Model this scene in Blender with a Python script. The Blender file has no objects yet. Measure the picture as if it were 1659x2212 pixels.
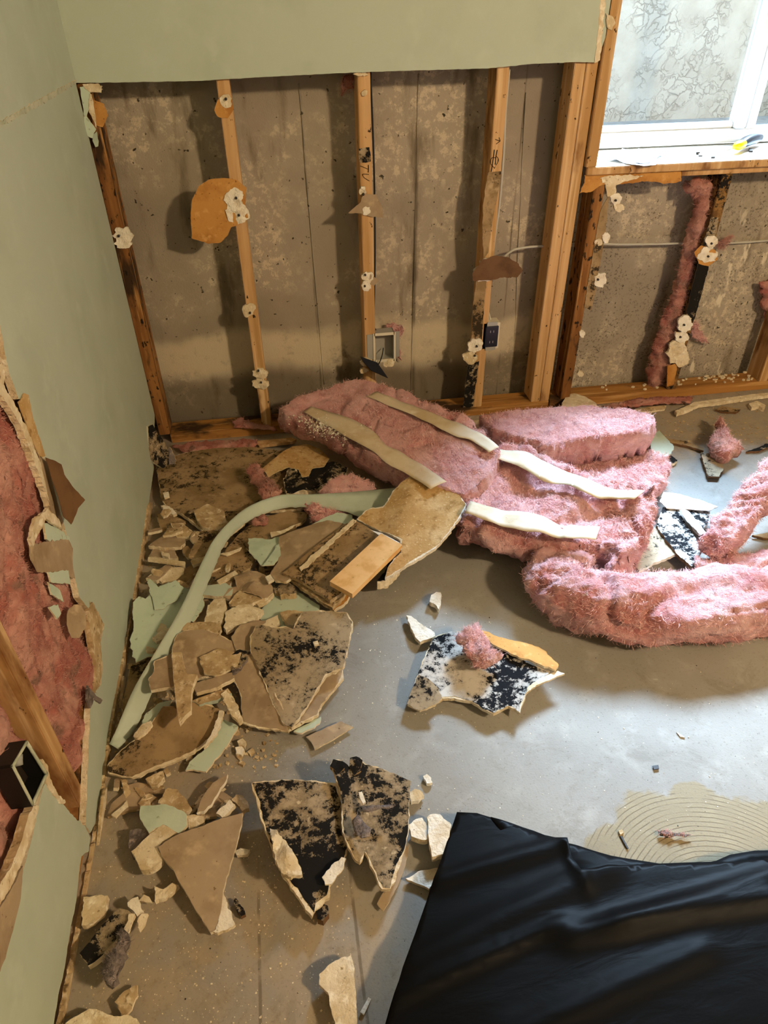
import bpy, bmesh, math, random
import numpy as np
from mathutils import Vector, Matrix, noise, geometry
random.seed(7)
rnd = random.Random(11)
S = bpy.context.scene
COL = S.collection

# ------------------------------------------------------------ camera
CX, CY, F = 829.5, 1106.0, 1504.23
H = 1.36
RT = np.array([.98698581, -.16045113, -.01069812])
UP = np.array([.10517059, .59374755, .7977487])
FW = np.array([.1216477, .78849178, -.60289514])
CAM = np.array([0, 0, H])
cd = bpy.data.cameras.new('camera'); cam = bpy.data.objects.new('camera', cd); COL.objects.link(cam)
cd.sensor_fit = 'HORIZONTAL'; cd.sensor_width = 36; cd.lens = F / 1659 * 36; cd.clip_start = .02
m = Matrix.Identity(4)
for i in range(3):
    m[i][0], m[i][1], m[i][2], m[i][3] = RT[i], UP[i], -FW[i], CAM[i]
cam.matrix_world = m
S.camera = cam
# ------------------------------------------------------------ exposure, sky, lights
S.view_settings.view_transform = 'Standard'; S.view_settings.look = 'None'
S.view_settings.gamma = 1; S.view_settings.use_curve_mapping = False
S.view_settings.exposure = 0.14
w = bpy.data.worlds.new('sky'); S.world = w; w.use_nodes = True
bg = w.node_tree.nodes['Background']
bg.inputs[0].default_value = (.88, .93, 1.0, 1); bg.inputs[1].default_value = 1.25

def lamp(name, kind, loc, energy, color, **k):
    l = bpy.data.lights.new(name, kind); l.energy = energy; l.color = color
    for a, b in k.items(): setattr(l, a, b)
    o = bpy.data.objects.new(name, l); COL.objects.link(o); o.location = loc
    return o
# bright hazy sky light falling steeply through the window
sky_sun = lamp('sky_light', 'SUN', (1.6, 4, 4), 72.0, (.55, .75, 1.0), angle=math.radians(34))
sky_sun.rotation_euler = Vector((.30, .60, .76)).to_track_quat('Z', 'Y').to_euler()
# warm ceiling lamp of the room, and a second one further back
lamp('ceiling_light', 'POINT', (1.95, -.75, 2.24), 250, (1, .75, .46), shadow_soft_size=.10)
lamp('ceiling_light_far', 'POINT', (.55, -1.2, 2.24), 14, (1, .76, .47), shadow_soft_size=.25)

# ------------------------------------------------------------ pixel -> place on a real plane
def ray(px, py):
    d = FW * F + RT * (px - CX) - UP * (py - CY)
    return d / np.linalg.norm(d)
class Plane:
    def __init__(s, o, n):
        s.o = np.array(o, float); n = np.array(n, float); n /= np.linalg.norm(n)
        if (CAM - s.o) @ n < 0: n = -n
        s.n = n
        a = np.array([1, 0, 0.]) if abs(n[0]) < .8 else np.array([0, 1, 0.])
        s.u = a - n * (a @ n); s.u /= np.linalg.norm(s.u); s.v = np.cross(n, s.u)
    def hit(s, px, py):
        d = ray(px, py); t = ((s.o - CAM) @ s.n) / (d @ s.n); return CAM + d * t
    def uv(s, p): q = p - s.o; return (q @ s.u, q @ s.v)
    def at(s, u, v, w=0): return s.o + s.u * u + s.v * v + s.n * w
def flat(px, py, z):
    d = ray(px, py); return CAM + d * (z - H) / d[2]
def plane(z):
    if isinstance(z, Plane): return z
    if isinstance(z, tuple) and z[0] == 'x': return Plane((z[1], 0, 0), (1, 0, 0))
    if isinstance(z, tuple) and z[0] == 'y': return Plane((0, z[1], 0), (0, 1, 0))
    if isinstance(z, (list, tuple)):
        a, b, c = [flat(*q) for q in z]
        return Plane(a, np.cross(b - a, c - a))
    return Plane((0, 0, z), (0, 0, 1))
def on(px, py, pl): return plane(pl).hit(px, py)

# ------------------------------------------------------------ materials
def lin(c):
    if isinstance(c, str):
        c = [int(c[i:i + 2], 16) / 255 for i in (0, 2, 4)]
        c = [x / 12.92 if x <= .04045 else ((x + .055) / 1.055) ** 2.4 for x in c]
    return (*c, 1)
class NT:
    def __init__(s, name):
        s.m = bpy.data.materials.new(name); s.m.use_nodes = True; s.t = s.m.node_tree
        s.b = s.t.nodes['Principled BSDF']; s.out = s.t.nodes['Material Output']
    def n(s, typ, **k):
        q = s.t.nodes.new(typ)
        for a, b in k.items():
            if a == 'i':
                for x, y in b.items():
                    if isinstance(y, bpy.types.NodeSocket): s.t.links.new(y, q.inputs[x])
                    else: q.inputs[x].default_value = y
            else: setattr(q, a, b)
        return q
    def math(s, op, a, b=0., c=0.):
        return s.n('ShaderNodeMath', operation=op, i={0: a, 1: b, 2: c}).outputs[0]
    def rng(s, v, lo, hi, a=0., b=1.):
        return s.n('ShaderNodeMapRange', interpolation_type='SMOOTHSTEP', i={0: v, 1: lo, 2: hi, 3: a, 4: b}).outputs[0]
    def mix(s, f, a, b):
        q = s.n('ShaderNodeMix', data_type='RGBA')
        for k, v in ((0, f), (6, a), (7, b)):
            if isinstance(v, bpy.types.NodeSocket): s.t.links.new(v, q.inputs[k])
            else: q.inputs[k].default_value = v
        return q.outputs[2]
    def coords(s, world=False):
        if world: return s.n('ShaderNodeNewGeometry').outputs['Position']
        tc = s.n('ShaderNodeTexCoord').outputs['Object']; oi = s.n('ShaderNodeObjectInfo').outputs['Random']
        k = s.math('MULTIPLY', oi, 31.7)
        return s.n('ShaderNodeVectorMath', operation='ADD', i={0: tc, 1: k}).outputs[0]
    def noise(s, v, scale, detail=4, st=None, rough=.55, dist=0.):
        if st: v = s.n('ShaderNodeVectorMath', operation='MULTIPLY', i={0: v, 1: st}).outputs[0]
        return s.n('ShaderNodeTexNoise', i={'Vector': v, 'Scale': scale, 'Detail': detail, 'Roughness': rough, 'Distortion': dist}).outputs[0]
    def done(s, col, rough, bump=None, bstr=.3, bdist=.002, spec=.25):
        if isinstance(col, bpy.types.NodeSocket): s.t.links.new(col, s.b.inputs['Base Color'])
        else: s.b.inputs['Base Color'].default_value = col
        s.b.inputs['Roughness'].default_value = rough; s.b.inputs['Specular IOR Level'].default_value = spec
        if bump is not None:
            q = s.n('ShaderNodeBump', i={'Height': bump, 'Strength': bstr, 'Distance': bdist})
            s.t.links.new(q.outputs[0], s.b.inputs['Normal'])
        return s.m
def layered(name, base, layers=(), rough=.9, bump=(120, .4, .002), spec=.2, world=False, bst=None):
    t = NT(name); v = t.coords(world); c = lin(base)
    for L in layers:
        col, scale, lo, hi = L[:4]; st = L[4] if len(L) > 4 else None; det = L[5] if len(L) > 5 else 5
        c = t.mix(t.rng(t.noise(v, scale, det, st), lo, hi), c, lin(col))
    return t.done(c, rough, t.noise(v, bump[0], 5, bst), bump[1], bump[2], spec)

M = {}
def mouldy(name, base, layers, cover, dark=('1c1a18', '2f2a22'), fine=70, big=8, bump=.5):
    t = NT(name); v = t.coords(); c = lin(base)
    for col, scale, lo, hi in layers: c = t.mix(t.rng(t.noise(v, scale, 5), lo, hi), c, lin(col))
    a = t.noise(v, big, 3, None, .5, .4); b = t.noise(v, fine, 8, None, .78); d = t.noise(v, fine * .35, 6, None, .7, .5)
    q = t.math('ADD', t.math('MULTIPLY', a, 1.15), t.math('ADD', t.math('MULTIPLY', b, 1.5), t.math('MULTIPLY', d, 1.1)))
    th = 1.875 + (.5 - cover) * .62
    c = t.mix(t.math('MULTIPLY', t.rng(q, th - .22, th + .02), .4), c, lin(dark[1]))
    c = t.mix(t.rng(q, th, th + .05), c, lin(dark[0]))
    return t.done(c, .92, b, bump, .003, .15)
M['green'] = layered('sage_paint', 'b5c0b1', [('aeb9a9', 5, .45, .7), ('bac5b7', 12, .5, .75)], rough=.62, bump=(300, .12, .001), spec=.3)
M['green_scrap'] = layered('sage_paint_on_torn_paper', 'bfcebd', [('adbdaa', 10, .5, .7), ('99a089', 60, .62, .72)], rough=.7, bump=(40, .25, .004))
M['jointc'] = layered('dusty_joint_compound', 'c3c5b2', [('aab09b', 20, .45, .65)], bump=(90, .8, .003))
M['brown'] = layered('brown_paper', 'a89379', [('937d62', 14, .4, .7), ('bda687', 30, .52, .75), ('786347', 90, .66, .74)], bump=(60, .25, .003))
M['tan'] = layered('tan_paper_fuzz', 'b8945f', [('caaa7a', 10, .45, .6), ('9a7643', 45, .5, .72), ('dac59c', 160, .6, .7)], bump=(160, .5, .003))
M['kraft'] = layered('kraft_paper', 'cfbfa4', [('bda682', 9, .45, .7), ('d9ccb6', 20, .55, .8)], rough=.6, bump=(30, .2, .003), spec=.35)
M['kraftdark'] = layered('dark_kraft_paper', '6e5034', [('5a3f28', 14, .45, .7)], rough=.6, bump=(40, .2, .003))
M['flap'] = layered('ochre_paper', 'c28d4a', [('a97235', 14, .45, .7), ('7e5224', 120, .64, .72), ('cf9c5b', 40, .55, .7)], rough=.8)
M['gyp'] = layered('gypsum', 'e2d3b6', [('cdb893', 20, .4, .65), ('f0e6d0', 60, .5, .7), ('9b835f', 110, .62, .74)], bump=(150, .9, .004))
M['gypw'] = layered('white_gypsum', 'eee6d6', [('d9cbb2', 30, .45, .7), ('8a7350', 130, .66, .76)], bump=(120, 1, .005))
M['gypbrown'] = layered('dirty_gypsum', 'c4ab84', [('a68c66', 20, .4, .65), ('dccbab', 60, .5, .7), ('75603f', 70, .58, .72)], bump=(120, .9, .004))
M['mould'] = mouldy('brown_paper_with_mould', 'a58b68', [('8a7250', 12, .4, .65), ('b9a17f', 20, .6, .75)], .30, ('3a3022', '5a4a33'), fine=60, big=7)
M['mouldlight'] = mouldy('pale_paper_with_mould', 'ab9a80', [('98866b', 9, .45, .7), ('c0b097', 24, .6, .75)], .26, fine=75, big=6)
M['mouldblack'] = mouldy('black_mould', 'ad9a7e', [('8a785d', 30, .4, .65), ('c6b394', 60, .6, .7)], .60, fine=55, big=6, bump=.7)
M['mouldwhite'] = mouldy('white_paper_with_mould', 'cdc6bc', [('b5aa9a', 14, .5, .7)], .58, ('141417', '4a4440'), fine=60, big=7)
M['lint'] = layered('grey_lint', '857a76', [('4a4240', 30, .45, .65), ('a5968f', 60, .5, .7)], bump=(160, 1, .006))
M['wood'] = layered('pine_wood', 'caa273', [('b38a58', 26, .42, .62, (1, 1, .06)), ('d9b88c', 60, .52, .7, (1, 1, .04)), ('7a4f2a', 9, .57, .70, (1, 1, .35)), ('3a2716', 48, .66, .70, (1, 1, .6))], rough=.7, bump=(90, .2, .002), bst=(1, 1, .05))
M['wooddark'] = layered('stained_pine_wood', '9a6c3c', [('7a5028', 20, .42, .6, (1, 1, .1)), ('3d2a18', 16, .5, .62, (1, 1, .35)), ('20180f', 50, .57, .63, (1, 1, .5)), ('b78a55', 60, .56, .7, (1, 1, .05))], rough=.8, bump=(90, .5, .003), bst=(1, 1, .08))
M['woodmould'] = mouldy('mouldy_pine_wood', '96703f', [('6a4c2c', 20, .42, .6)], .5, fine=60, big=9)
M['plate'] = layered('sill_plate_wood', 'a9783f', [('8a5d2d', 26, .42, .62, (.06, 1, 1)), ('c79a62', 60, .52, .7, (.05, 1, 1)), ('3b2a19', 8, .56, .68, (.5, 1, 1))], rough=.8, bump=(90, .5, .003), bst=(.06, 1, 1))
M['block'] = layered('clean_pine_block', 'ecc48c', [('dbab6c', 30, .45, .65, (.7, .7, 1)), ('a4703a', 60, .66, .74)], rough=.6, bump=(80, .15, .001))
M['steel'] = NT('galvanised_steel').done(lin('a9a9a2'), .4, spec=.5); M['steel'].node_tree.nodes['Principled BSDF'].inputs['Metallic'].default_value = .25
M['screw'] = NT('dark_screw').done(lin('2b2118'), .5, spec=.5)
M['blackplastic'] = NT('black_device_plastic').done(lin('1b1c26'), .35, spec=.5)
M['whiteplastic'] = NT('white_device_plastic').done(lin('d8d0bd'), .4, spec=.5)
M['cable'] = NT('grey_cable_sheath').done(lin('b9b6ab'), .5, spec=.4)
M['cableblack'] = NT('black_cable_sheath').done(lin('141210'), .5, spec=.4)
M['ink'] = NT('black_marker_ink').done(lin('15100c'), .8)
M['vinyl'] = NT('white_vinyl').done(lin('e9eef2'), .35, spec=.5)
M['sill'] = layered('white_painted_sill', 'efefea', [('d5d5d0', 10, .5, .7)], rough=.5, bump=(60, .1, .001))
M['yellow'] = NT('yellow_plastic').done(lin('e8c400'), .4, spec=.5)
M['paperwhite'] = layered('white_paper', 'e6e8ec', [('c8ccd4', 12, .5, .7)], rough=.6, bump=(30, .2, .003))
M['stucco'] = None
M['snow'] = layered('pale_gravel', 'a4a8ac', [('8f949a', 30, .5, .7)], rough=.9)
M['ceiling'] = layered('ceiling_paint', '6f6a5e', rough=.9)
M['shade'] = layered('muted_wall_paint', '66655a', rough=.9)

def pink_mat():
    t = NT('pink_fibreglass'); v = t.coords()
    c = t.mix(t.rng(t.noise(v, 9, 5, None, .6, .6), .35, .68), lin('c9807c'), lin('efbfbe'))
    c = t.mix(t.rng(t.noise(v, 30, 6, (1, .5, 1), .6, 1.2), .55, .75), c, lin('a85a5e'))
    c = t.mix(t.rng(t.noise(v, 70, 4), .6, .78), c, lin('f8dde0'))
    h = t.math('ADD', t.math('MULTIPLY', t.noise(v, 16, 7, (1, .8, 1), .62, 1.2), 2.2), t.math('ADD', t.noise(v, 55, 6, (.4, 1, 1), .7, 1.5), t.math('MULTIPLY', t.noise(v, 260, 4, (1, .3, 1)), .4)))
    m_ = t.done(c, 1, h, 1, .012, .05)
    t.b.inputs['Sheen Weight'].default_value = .35; t.b.inputs['Sheen Tint'].default_value = (1, .85, .85, 1)
    return m_
M['pink'] = pink_mat()
def pink_dirty():
    t = NT('dusty_fibreglass'); v = t.coords()
    c = t.mix(t.rng(t.noise(v, 9, 6, None, .6, .8), .35, .65), lin('a9685e'), lin('c99a8c'))
    c = t.mix(t.rng(t.noise(v, 16, 7), .54, .68), c, lin('8e6d60'))
    c = t.mix(t.rng(t.noise(v, 60, 4), .62, .75), c, lin('67483f'))
    return t.done(c, 1, t.noise(v, 60, 6, None, .65, 1), .9, .008, .05)
M['pinkdirty'] = pink_dirty()
M['fiber'] = layered('loose_fibre', 'ecb9b3', [('f7dad6', 60, .5, .7)], rough=1)
M['fiberdirty'] = layered('dusty_loose_fibre', 'b98579', [('d0a89b', 60, .5, .7)], rough=1)

def floor_mat():
    t = NT('stained_concrete_floor'); v = t.coords(True)
    x = t.n('ShaderNodeSeparateXYZ', i={0: v}); X, Y = x.outputs[0], x.outputs[1]
    n1 = t.noise(v, 3.2, 6); n2 = t.noise(v, 14, 6); n3 = t.noise(v, 60, 5)
    c = t.mix(t.rng(n1, .35, .68), lin('8d8880'), lin('9a968e'))
    c = t.mix(t.math('MULTIPLY', t.rng(n2, .5, .75), .5), c, lin('aeaaa2'))
    c = t.mix(t.math('MULTIPLY', t.rng(n3, .6, .75), .45), c, lin('7f7a70'))
    # yellowed adhesive: bottom left and along the back wall
    a = t.math('ADD', t.math('MULTIPLY', X, 1.2), t.math('ADD', Y, t.math('MULTIPLY', n1, -.9)))
    ma = t.rng(a, .05, .42, 1., 0.)
    mb = t.rng(t.math('ADD', t.math('ADD', Y, t.math('MULTIPLY', n2, .5)), t.math('MULTIPLY', X, -.05)), 2.05, 2.13)
    mc = t.rng(t.math('ADD', X, t.math('MULTIPLY', n1, .5)), .12, -.02)
    mm = t.math('MAXIMUM', ma, mb); mm = t.math('MAXIMUM', mm, mc)
    tan = t.mix(t.rng(n2, .4, .65), lin('a3927a'), lin('958a7b'))
    tan = t.mix(t.math('MULTIPLY', t.rng(t.noise(v, 30, 9, None, .75), .5, .7), .6), tan, lin('7a6748'))
    c = t.mix(t.math('MULTIPLY', mm, .8), c, tan)
    # trowelled arc of adhesive
    dx = t.math('SUBTRACT', X, .70); dy = t.math('SUBTRACT', Y, .45)
    r = t.math('SQRT', t.math('ADD', t.math('MULTIPLY', dx, dx), t.math('MULTIPLY', dy, dy)))
    ang = t.math('ARCTAN2', dy, dx)
    tooth = t.math('PINGPONG', t.math('MULTIPLY', ang, 1.9), .5)
    edge = t.math('ADD', r, t.math('ADD', t.math('MULTIPLY', tooth, -.05), t.math('MULTIPLY', n2, .09)))
    mg = t.rng(edge, .308, .296)
    c = t.mix(mg, c, t.mix(t.rng(n2, .4, .7), lin('8e8168'), lin('9a8d72')))
    ph = t.math('SINE', t.math('MULTIPLY', t.math('ADD', r, t.math('MULTIPLY', n1, .03)), 640))
    line = t.math('MULTIPLY', t.math('MULTIPLY', t.rng(ph, .72, .95), mg), t.math('MULTIPLY', t.rng(n2, .36, .56), t.rng(r, .05, .1)))
    c = t.mix(t.math('MULTIPLY', line, .7), c, lin('5a4a36'))
    # old glue joint lines running towards the back wall
    for x0 in (-.145, .03):
        lx = t.math('ABSOLUTE', t.math('ADD', t.math('SUBTRACT', X, x0), t.math('MULTIPLY', n1, .01)))
        ml = t.math('MULTIPLY', t.rng(lx, .004, .0015), t.math('MULTIPLY', t.rng(Y, .75, .6), t.rng(n2, .4, .55)))
        c = t.mix(t.math('MULTIPLY', ml, .6), c, lin('54452f'))
    c = t.mix(t.math('MULTIPLY', t.rng(t.noise(v, 7, 9, (1, 1, 1), .75, .8), .52, .66), .35), c, lin('6f675a'))
    c = t.mix(t.math('MULTIPLY', t.rng(t.noise(v, 150, 4), .58, .7), .35), c, lin('5f594e'))
    # white scuffs
    c = t.mix(t.math('MULTIPLY', t.rng(t.noise(v, 5, 9, (1, 2.2, 1), .7, 1.5), .66, .74), .5), c, lin('d3cfc8'))
    h = t.math('ADD', t.math('MULTIPLY', n3, .5), t.math('ADD', t.noise(v, 240, 3), t.math('MULTIPLY', line, -1.)))
    return t.done(c, .75, h, .3, .002, .3)
def concrete_mat():
    t = NT('foundation_concrete'); v = t.coords(True)
    x = t.n('ShaderNodeSeparateXYZ', i={0: v}); X, Z = x.outputs[0], x.outputs[2]
    n1 = t.noise(v, 3, 7); n2 = t.noise(v, 15, 8, None, .7); n3 = t.noise(v, 60, 6)
    c = t.mix(t.rng(n1, .35, .65), lin('958a7a'), lin('a69b8a'))
    c = t.mix(t.math('MULTIPLY', t.rng(t.noise(v, 34, 9, None, .78), .50, .58), t.math('MULTIPLY', t.rng(n1, .45, .6), .95)), c, lin('c6b9a2'))
    c = t.mix(t.rng(t.noise(v, 11, 6, (1, 1, .25)), .56, .72), c, lin('776b5a'))
    c = t.mix(t.rng(n3, .66, .70), c, lin('4c4436'))
    c = t.mix(t.rng(t.noise(v, 38, 2), .72, .75), c, lin('3c3529'))
    # speckled mould in the bays under the window
    right = t.rng(X, 1.0, 1.1)
    sp = t.math('MULTIPLY', t.rng(t.noise(v, 120, 6, None, .7), .53, .62), t.rng(t.noise(v, 8, 4), .35, .55))
    c = t.mix(t.math('MULTIPLY', t.math('MULTIPLY', sp, right), .7), c, lin('4a4234'))
    wt = t.math('MULTIPLY', t.rng(t.noise(v, 20, 6, (1, 1, .4)), .60, .66), t.math('MULTIPLY', t.rng(X, 1.45, 1.6), t.rng(Z, .85, .5)))
    c = t.mix(wt, c, lin('d6ccb6'))
    for x0, wd in ((SX[0], .006), (SX[1], .012), (SX[2], .005)):
        lx = t.math('ABSOLUTE', t.math('ADD', t.math('SUBTRACT', X, x0), t.math('MULTIPLY', n1, .012)))
        c = t.mix(t.math('MULTIPLY', t.math('MULTIPLY', t.rng(lx, wd, 0.), t.rng(t.noise(v, 18, 6, (1, 1, .15)), .38, .6)), .75), c, lin('4d4434'))
    # salt bloom band and damp foot
    zb = t.math('ADD', Z, t.math('MULTIPLY', t.noise(v, 2.3, 3), -.28))
    band = t.math('MULTIPLY', t.rng(zb, .03, .10), t.rng(zb, .25, .19))
    band = t.math('MULTIPLY', band, t.math('MULTIPLY', t.rng(X, 1.05, .95), t.rng(n2, .30, .5)))
    damp = t.math('MULTIPLY', t.rng(zb, .06, .0), t.rng(X, 1.05, .9))
    c = t.mix(t.math('MULTIPLY', damp, .6), c, lin('5c5240'))
    c = t.mix(t.math('MULTIPLY', band, .85), c, lin('cdc0a6'))
    h = t.math('ADD', t.noise(v, 200, 3), t.math('MULTIPLY', n2, 1.5))
    return t.done(c, .9, h, .5, .003, .2)
def plastic_mat():
    t = NT('black_plastic_film'); v = t.coords()
    h = t.math('ADD', t.noise(v, 9, 4, (1, 3, 1), .5, .8), t.math('MULTIPLY', t.noise(v, 60, 3, (.4, 2, 1)), .12))
    return t.done(lin('0a0908'), .46, h, .2, .008, .10)
SX = [on(*q, ('y', 2.48))[0] + .006 for q in ((655, 300), (900, 300), (1125, 300))]
def stucco_mat():
    t = NT('stucco'); v = t.coords(True)
    n = t.noise(v, 9, 5); w_ = t.n('ShaderNodeVectorMath', operation='ADD', i={0: v, 1: t.math('MULTIPLY', n, .25)}).outputs[0]
    e = t.n('ShaderNodeTexVoronoi', feature='DISTANCE_TO_EDGE', i={'Vector': w_, 'Scale': 21}).outputs[0]
    q = t.math('MULTIPLY', t.rng(e, .09, .0), t.rng(t.noise(v, 6, 4), .42, .6))
    c = t.mix(t.rng(n, .35, .65), lin('c3b9ab'), lin('b6ab9c')); c = t.mix(t.math('MULTIPLY', q, .5), c, lin('8f8476'))
    return t.done(c, .95, t.math('ADD', t.math('MULTIPLY', q, -1.), t.noise(v, 40, 5)), .6, .01, .1)
M['stucco'] = stucco_mat(); M['floor'] = floor_mat(); M['concrete'] = concrete_mat(); M['film'] = plastic_mat()
def glass_mat():
    t = NT('window_glass'); tr = t.n('ShaderNodeBsdfTransparent', i={0: (.93, .96, .97, 1)}); gl = t.n('ShaderNodeBsdfGlossy', i={'Roughness': .02})
    mx = t.n('ShaderNodeMixShader', i={0: .06}); t.t.links.new(tr.outputs[0], mx.inputs[1]); t.t.links.new(gl.outputs[0], mx.inputs[2])
    t.t.links.new(mx.outputs[0], t.out.inputs[0]); return t.m
M['glass'] = glass_mat()

# ------------------------------------------------------------ object helpers
def tag(o, label=None, cat=None, group=None, kind=None):
    if label: o['label'] = label
    if cat: o['category'] = cat
    if group: o['group'] = group
    if kind: o['kind'] = kind
    return o
def mk(name, V, Fc, mats, mi=None, parent=None, smooth=False, origin=None):
    V = np.asarray(V, float)
    if origin is None:
        origin = np.array([V[:, 0].mean(), V[:, 1].mean(), V[:, 2].min()])
    origin = np.asarray(origin, float)
    me = bpy.data.meshes.new(name); me.from_pydata([tuple(p) for p in (V - origin)], [], [tuple(int(i) for i in f) for f in Fc])
    for k in (mats if isinstance(mats, (list, tuple)) else [mats]): me.materials.append(M[k])
    if mi is not None: me.polygons.foreach_set('material_index', list(mi))
    if smooth: me.polygons.foreach_set('use_smooth', [True] * len(me.polygons))
    me.update()
    o = bpy.data.objects.new(name, me); COL.objects.link(o)
    if parent:
        o.parent = parent; wp = parent
        off = np.zeros(3)
        while wp: off += np.array(wp.location); wp = wp.parent
        o.location = origin - off
    else: o.location = origin
    return o
def empty(name, loc, label=None, cat=None, group=None, kind=None):
    o = bpy.data.objects.new(name, None); COL.objects.link(o); o.location = loc; return tag(o, label, cat, group, kind)
def jagged(P, jag, seg, closed=True, seed=0):
    """P: (n,2) outline in metres -> finer torn outline"""
    out = []; n = len(P); off = Vector((seed * 7.3, seed * 3.1, 0))
    for i in range(n if closed else n - 1):
        a = P[i]; b = P[(i + 1) % n]; L = np.linalg.norm(b - a); k = max(1, int(L / seg))
        d = (b - a) / max(L, 1e-9); nn = np.array([-d[1], d[0]])
        for j in range(k):
            t = j / k; q = a + (b - a) * t
            e = min(1, 4 * min(t, 1 - t) + .35)
            s = noise.noise(Vector((q[0] * 70, q[1] * 70, 1)) + off) + .6 * noise.noise(Vector((q[0] * 190, q[1] * 190, 5)) + off)
            out.append(q + nn * s * jag * e)
    if not closed: out.append(P[-1])
    return np.array(out)
def fill(P, step):
    """triangulate outline P with interior points; returns verts2d, tris, boundary directed edges"""
    lo, hi = P.min(0), P.max(0)
    xs = np.arange(lo[0] + step * .5, hi[0], step); ys = np.arange(lo[1] + step * .5, hi[1], step)
    G = np.array([(x + (step * .5 if j % 2 else 0), y) for j, y in enumerate(ys) for x in xs]).reshape(-1, 2)
    if len(G):
        G = G + np.array([[rnd.uniform(-.2, .2) * step, rnd.uniform(-.2, .2) * step] for _ in range(len(G))])
        ins = np.zeros(len(G), bool); n = len(P); dm = np.full(len(G), 1e9)
        for i in range(n):
            a, b = P[i], P[(i + 1) % n]
            c = (a[1] > G[:, 1]) != (b[1] > G[:, 1])
            with np.errstate(divide='ignore', invalid='ignore'):
                xx = (b[0] - a[0]) * (G[:, 1] - a[1]) / (b[1] - a[1] + 1e-15) + a[0]
            ins ^= c & (G[:, 0] < xx)
            ab = b - a; t = np.clip(((G - a) @ ab) / max(ab @ ab, 1e-12), 0, 1)
            dm = np.minimum(dm, np.linalg.norm(G - (a + t[:, None] * ab), axis=1))
        G = G[ins & (dm > step * .35)]
    pts = [Vector(p) for p in P] + [Vector(p) for p in G]
    r = geometry.delaunay_2d_cdt(pts, [], [list(range(len(P)))], 1, 1e-7)
    V = np.array([tuple(p) for p in r[0]]); T = []
    for f in r[2]:
        a, b, c = V[f[0]], V[f[1]], V[f[2]]
        ar = (b[0] - a[0]) * (c[1] - a[1]) - (b[1] - a[1]) * (c[0] - a[0])
        T.append(list(f) if ar > 0 else [f[0], f[2], f[1]])
    E = {}
    for f in T:
        for i in range(3): E[(f[i], f[(i + 1) % 3])] = 1
    B = [e for e in E if (e[1], e[0]) not in E]
    return V, T, B
def edge_dist(V, B):
    d = np.full(len(V), 1e9)
    for a, b in B:
        pa, pb = V[a], V[b]; ab = pb - pa
        t = np.clip(((V - pa) @ ab) / max(ab @ ab, 1e-12), 0, 1)
        d = np.minimum(d, np.linalg.norm(V - (pa + t[:, None] * ab), axis=1))
    return d
SEED = [0]
def sheet_mesh(pl, P2, th, step, warp, tmat, name, mats, parent, lift=0., smooth=False):
    V, T, B = fill(P2, step); n = len(V); s = SEED[0]
    top, bot = [], []
    for (u, v) in V:
        w_ = lift + (warp(u, v) if warp else 0)
        top.append(pl.at(u, v, w_)); bot.append(pl.at(u, v, w_ - th))
    Fc = [t for t in T] + [[a + n, c + n, b + n] for a, b, c in T]
    mi = [0] * len(T) + [2 if len(mats) > 2 else 1] * len(T)
    for a, b in B: Fc.append([a, a + n, b + n, b]); mi.append(1)
    return mk(name, top + bot, Fc, mats, mi, parent, smooth)
def slab(name, label, cat, poly, z=0., th=.012, top='brown', side='gyp', bottom=None, jag=.004, seg=.007, step=.03,
         warp=.003, wf=9, rim=None, parent=None, group=None, curl=None, kind=None, world=False, smooth=False, lift=0.):
    """a torn sheet: outline given on the plane z; rim = gypsum core showing beyond the face paper"""
    SEED[0] += 1; s = SEED[0]
    pl = plane(z)
    if world: P2 = np.array([pl.uv(np.array(p, float)) for p in poly])
    else: P2 = np.array([pl.uv(pl.hit(*p)) for p in poly])
    def wfun(u, v):
        q = warp * (noise.noise(Vector((u * wf + s, v * wf, s))) * 1.4) if warp else 0
        if curl: q += curl(u, v)
        return q
    core = jagged(P2, jag, seg, seed=s) if jag else P2
    mats = [top, side, bottom or top]
    if rim:
        c0 = P2.mean(0)
        o = sheet_mesh(pl, core, th, step, wfun, None, name, [side, side, bottom or side], parent, lift, smooth)
        tag(o, label, cat, group, kind)
        Q = []
        nP = len(P2)
        ar = sum(P2[i][0] * P2[(i + 1) % nP][1] - P2[(i + 1) % nP][0] * P2[i][1] for i in range(nP))
        sg = 1 if ar > 0 else -1
        for i in range(nP):
            a, b, c = P2[i - 1], P2[i], P2[(i + 1) % nP]
            d = (c - a) / max(np.linalg.norm(c - a), 1e-9)
            r = rim * max(.04, .5 + 2.2 * noise.noise(Vector((i * 3.7 + s, s * 1.3, 0))))
            Q.append(b + np.array([-d[1], d[0]]) * sg * r)
        Q = jagged(np.array(Q), jag * .8, seg * .9, seed=s + 50)
        f = sheet_mesh(pl, Q, .0006, step, wfun, None, 'face_paper', [top, top, top], o, lift + .0009, smooth)
        return o
    o = sheet_mesh(pl, core, th, step, wfun, None, name, mats, parent, lift, smooth)
    return tag(o, label, cat, group, kind)
def catmull(P, k):
    P = np.array(P, float); out = []
    Q = np.vstack([2 * P[0] - P[1], P, 2 * P[-1] - P[-2]])
    for i in range(1, len(Q) - 2):
        for j in range(k):
            t = j / k
            out.append(.5 * ((2 * Q[i]) + (-Q[i - 1] + Q[i + 1]) * t + (2 * Q[i - 1] - 5 * Q[i] + 4 * Q[i + 1] - Q[i + 2]) * t * t + (-Q[i - 1] + 3 * Q[i] - 3 * Q[i + 1] + Q[i + 2]) * t ** 3))
    out.append(P[-1]); return np.array(out)
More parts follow.
